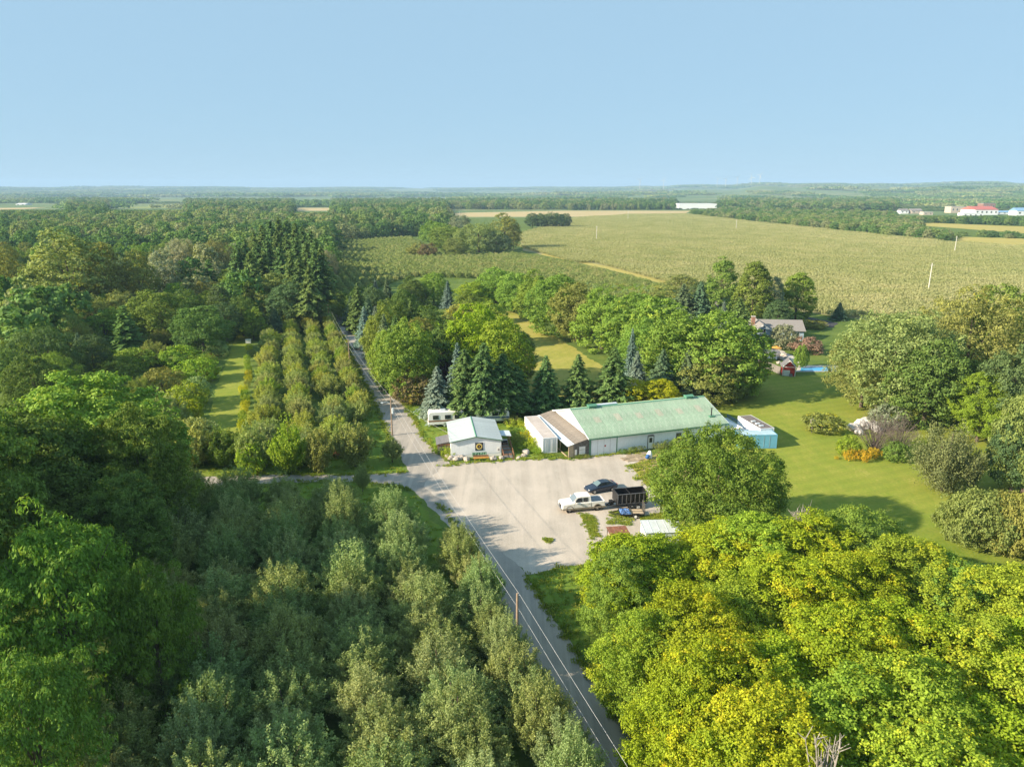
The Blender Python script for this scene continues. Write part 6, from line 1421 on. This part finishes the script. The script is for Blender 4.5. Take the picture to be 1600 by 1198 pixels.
for x, z, wd, ht in ((2.6, 3.3, 1.3, .9), (1.0, 1.0, 1.2, 1.2), (4.3, 1.0, 1.2, 1.2)): window(hs, x, z, wd, ht)
q = MB(); q.prism([(.3, 2.2), (3.0, 3.1), (5.7, 2.2), (5.7, 2.08), (3.0, 2.98), (.3, 2.08)], -2.2, 0, axis='y'); q.build('porch_roof', SHINGLE, hs)
MB().box(.8, 2.4, -2.0, -.4, 0, 1.3).build('porch_wall', BRICK, hs)
for x in (8.0, 10.5, 13.0): window(hs, x, 1.0, 1.4, 1.2, 5.98)
g = G(1107, 497); sh = thing('garage', 'small building with a grey roof glimpsed behind the silvery spruce', 'building', (g[0]-4, g[1]), .1)
q = MB(); q.prism([(0, 0), (6, 0), (6, 3), (0, 3)], 0, 8, axis='x'); q.build('wall', SIDING, sh); q = MB(); q.prism([(-.4, 2.9), (3, 5), (6.4, 2.9)], -.3, 8.3, axis='x'); q.build('roof', SHINGLE2, sh)
g = G(1222, 587); rd = thing('red_shed', 'small red garden shed with white trim by the wooden fence', 'shed', (g[0], g[1]), math.radians(-14))
q = MB(); q.prism([(0, 0), (2.7, 0), (2.7, 2.1), (1.35, 3.5), (0, 2.1)], 0, 3.2, axis='y'); q.build('wall', REDP, rd)
for s in (-1, 1): q = MB(); q.prism([(1.35, 3.55), (1.35, 3.63), (1.35+s*1.6, 1.98), (1.35+s*1.6, 1.9)], -.15, 3.4, axis='y'); q.build('roof', SHINGLE, rd)
q = MB(); q.beam((-.2, -.17, 1.97), (1.35, -.17, 3.56), .06, .16); q.beam((1.35, -.17, 3.56), (2.9, -.17, 1.97), .06, .16); q.box(-.02, .12, -.05, -.003, 0, 2.1); q.box(2.58, 2.72, -.05, -.003, 0, 2.1); q.box(.12, 2.58, -.05, -.003, 2.0, 2.12); q.build('white_trim', WHITE_W, rd)
for k in range(5): MB().box(.18, 1.55, -.06, -.004, .05+k*.26, .29+k*.26).build('door_panel', WHITE_W, rd)
MB().box(1.45, 2.1, -.6, -.1, 0, .6).build('bin', GREYWOOD, rd)
fa_, fb = Vector(G(1176, 568)), Vector(G(1219, 585)); fn = thing('garden_fence', 'grey board fence leading to the red shed', 'fence', (fa_.x, fa_.y), math.atan2(fb.y-fa_.y, fb.x-fa_.x)); L = (fb-fa_).length
pk_ = MB().box(0, .17, 0, .03, .05, 1.75).mesh('picket', GREYWOOD); n = int(L/.2)
for k in range(n): link('picket', pk_, fn, (k*.2, 0, rnd.uniform(-.06, .04)))
q = MB(); q.box(0, L, .032, .08, .4, .5); q.box(0, L, .032, .08, 1.3, 1.4); q.build('rail', GREYWOOD, fn)
PB = pxpoly((1243, 581), (1310, 581), (1310, 571), (1248, 571)); sheet('pool_deck', PB, .05, CONC, .05, 2)
PW_ = pxpoly((1250, 580), (1306, 580), (1306, 574), (1252, 574)); sheet('pool_water', PW_, .09, WATERM, 0.0, 3)
sheet('patio', pxpoly((1180, 556), (1222, 563), (1250, 568), (1240, 556), (1215, 545), (1185, 546)), .03, CONC, .3)
sheet('asphalt_drive', pxpoly((1250, 503), (1300, 512), (1310, 505), (1262, 495)), .03, M_ASPHALT, .3)
g = G(1212, 556); um = thing('garden_umbrella', 'orange garden umbrella on the patio', 'umbrella', g); MB().tube([(0, 0, 0), (0, 0, 2.5)], .03, 6).build('pole', PALEWOOD, um)
q = MB(); q.tube([(0, 0, 2.1), (0, 0, 2.3), (0, 0, 2.6)], [1.35, .8, .05], 8); q.build('canopy', basic('orange_cloth', (.58, .29, .06), .8, .1, 2), um)
g = G(1186, 566); pg = thing('pergola', 'dark grey flat roofed pergola inside the garden fence', 'pergola', (g[0], g[1]), math.radians(-14))
MB().box(-.2, 4.8, 0, 3.4, 2.3, 2.42).build('roof', SHINGLE, pg)
for x in (0, 4.5):
    for y in (.1, 3.2): MB().box(x, x+.12, y, y+.12, 0, 2.3).build('post', BLACKIN, pg)
for i, (px, py, s) in enumerate([(1220, 562, 1.5), (1228, 560, 1.3), (1224, 556, 1.4), (1232, 566, 1.2), (1208, 552, 1.2), (1217, 568, 1.1), (1236, 572, .9), (1200, 550, 1.0)]):
    rock(px, py, s, STONE, 'pale rock in the garden rockery beside the pergola', 'rocks of the garden rockery', i, 'garden_rock')
for i, (px, py, s, lab) in enumerate([(1335, 672, 2.2, 'white rubble block at the left of the lawn island'), (1345, 668, 2.6, 'biggest white rubble block of the lawn island'), (1352, 664, 2.4, 'white rubble block at the back of the lawn island'), (1362, 668, 2.3, 'white rubble block under the leafless shrub'), (1370, 674, 1.8, 'white rubble block nearest the juniper'), (1328, 670, 1.5, 'low white rubble block left of the others'), (1342, 678, 1.5, 'white rubble block in front of the biggest one')]):
    rock(px, py, s, STONEW, lab, 'white rubble of the lawn island', i, 'rubble_block')
g = G(1311, 670); o = thing('white_post', 'short white post beside the lawn island shrubs', 'post', g); MB().box(-.2, .2, -.2, .2, 0, 1.2).build('shaft', WHITE_W, o); MB().box(-.26, .26, -.26, .26, 1.2, 1.28).build('cap', WHITE_W, o)
g = G(1268, 676); o = thing('bird_house', 'grey bird house on a post in the round shrub', 'bird house', g); MB().box(-.05, .05, -.05, .05, 0, 1.7).build('post', GREYWOOD, o); MB().box(-.3, .3, -.25, .25, 1.7, 2.2).build('box', GREYWOOD, o); q = MB(); q.prism([(-.4, 2.2), (0, 2.55), (.4, 2.2)], -.32, .32); q.build('roof', SHINGLE, o)

# ------------------------------------------------------------------ far buildings and turbines
def far_building(name, label, px, base, wpx, hpx, dep, wall, roof, rot=0.0, flat=False, cat='building', nwin=4):
    x, y = G(px, base); s = y/FPX*1.03; wd = wpx*s; ht = hpx*s; o = thing(name, label, cat, (x, y), rot)
    e = ht if flat else ht*.62
    if flat: MB().box(-wd/2, wd/2, 0, dep, 0, ht).build('wall', wall, o); MB().box(-wd/2-.3, wd/2+.3, -.3, dep+.3, ht, ht+.5).build('roof', roof, o)
    else:
        MB().box(-wd/2, wd/2, 0, dep, 0, e).build('wall', wall, o); q = MB(); q.prism([(-.6, e), (dep/2, ht*1.02), (dep+.6, e)], -wd/2-.5, wd/2+.5, axis='x'); q.build('roof', roof, o)
    for k in range(nwin):
        c = -wd/2+wd*(k+.5)/nwin; f = MB().box(c-wd*.05/nwin*4, c+wd*.05/nwin*4, -.08, -.01, e*.35, e*.75).build('window', WHITE_W, o); MB().box(c-wd*.04/nwin*4, c+wd*.04/nwin*4, -.1, -.081, e*.38, e*.72).build('pane', GLASS, f)
REDROOF = basic('red_roof', (.50, .15, .12), .7, .1, .3); BLUEROOF = basic('blue_roof', (.22, .38, .55), .5, .1, .3); TANW = basic('tan_wall', (.50, .42, .34), .8, .1, .3)
FB = [('warehouse', 'long white warehouse at the far end of the tan field', 1090, 327, 56, 7.5, 60, WHITE, WHITE_W, True, 0), ('town_hall', 'far white building with a wide red roof', 1541, 336, 34, 12, 40, WHITE, REDROOF, False, 5),
      ('town_building', 'far tan flat building left of the red roof', 1498, 333, 24, 9, 20, TANW, CONC, True, 4), ('town_building', 'far low white building in front of the red roof', 1520, 340, 30, 6, 14, WHITE, WHITE_W, True, 4), ('town_building', 'far building with a pale blue roof right of the red roof', 1578, 335, 40, 5, 20, WHITE, BLUEROOF, False, 5),
      ('town_building', 'far white building with a blue top cut by the right edge', 1602, 337, 26, 11, 20, WHITE, BLUEROOF, False, 3), ('town_building', 'far brown flat building behind the red roof', 1545, 328, 18, 9, 20, BRICK, CONC, True, 3), ('town_building', 'far small white house at the left of the town', 1413, 334, 12, 7, 12, WHITE, SHINGLE2, False, 2), ('town_building', 'far tan house at the left of the town', 1432, 334, 16, 7, 12, TANW, SHINGLE2, False, 2), ('town_building', 'far low tan building between the tree belts', 1450, 336, 14, 4, 12, TANW, CONC, True, 2),
      ('farmhouse', 'white roofed farmhouse at the wood edge beyond the apple rows', 592, 366, 12, 7, 9, GREYWOOD, WHITE_W, False, 2), ('farm_building', 'far white farm building left in the pale field', 32, 321, 14, 3, 30, WHITE, WHITE_W, False, 2), ('farm_building', 'far white roof in the woods beyond the tan field', 657, 325, 9, 4, 20, WHITE, WHITE_W, False, 2), ('farm_building', 'far white houses at the horizon wood edge', 895, 316.5, 16, 3, 30, WHITE, PALETIN, False, 2), ('farm_building', 'far white house right of the distant white houses', 935, 314, 9, 2.5, 30, WHITE, PALETIN, False, 2)]
for nm, lab, px, base, wd, ht, dep, wa, ro, fl, nw_ in FB: far_building(nm, lab, px, base, wd, ht, dep, wa, ro, flat=fl, nwin=nw_)
for i, px in enumerate([1000, 1037, 1121, 1134, 1152, 1174, 1187]):
    r_ = 6800+260*((i*37) % 5); az = math.atan2((px-800)/FPX, cp+(599-284)/FPX*sp)
    x, y = r_*math.sin(az), r_*math.cos(az); z = land_z(x, y)
    o = thing('wind_turbine', 'tiny pale wind turbine on the horizon, %s from the left' % ordinal(i), 'wind turbine', (x, y, z), rnd.uniform(-.4, .4), 'wind turbines on the horizon'); hh = 88+8*math.sin(i*2.1)
    MB().tube([(0, 0, 0), (0, 0, hh)], [2.4, 1.4], 8).build('tower', POLEP, o); MB().box(-1.8, 1.8, -3.5, 5, hh-1.5, hh+2).build('nacelle', POLEP, o)
    a0 = rnd.uniform(0, 2)
    for k in range(3):
        a = a0+k*2.094; q = MB(); q.loft([[(math.cos(a)*rr_+math.sin(a)*w_, -4.2, hh+math.sin(a)*rr_-math.cos(a)*w_), (math.cos(a)*rr_-math.sin(a)*w_, -4.2, hh+math.sin(a)*rr_+math.cos(a)*w_), (math.cos(a)*rr_-math.sin(a)*w_, -3.8, hh+math.sin(a)*rr_+math.cos(a)*w_), (math.cos(a)*rr_+math.sin(a)*w_, -3.8, hh+math.sin(a)*rr_-math.cos(a)*w_)] for rr_, w_ in ((1, 1.2), (9, 2.0), (40, .5))]); q.build('blade', POLEP, o)

# ------------------------------------------------------------------ the air
hm, ht, ho = new_mat('haze_air')
pv = N(ht, 'ShaderNodeVolumePrincipled'); pv.inputs['Color'].default_value = (.50, .74, 1.0, 1); pv.inputs['Density'].default_value = 1.15e-4; pv.inputs['Anisotropy'].default_value = 0.0
ht.links.new(pv.outputs[0], ho.inputs['Volume'])
hz = MB().box(-15500, 15500, -15500, 15500, -30, 240).build('haze', hm)
tag(hz, 'thin pale blue haze over the whole countryside', 'haze', kind='stuff')
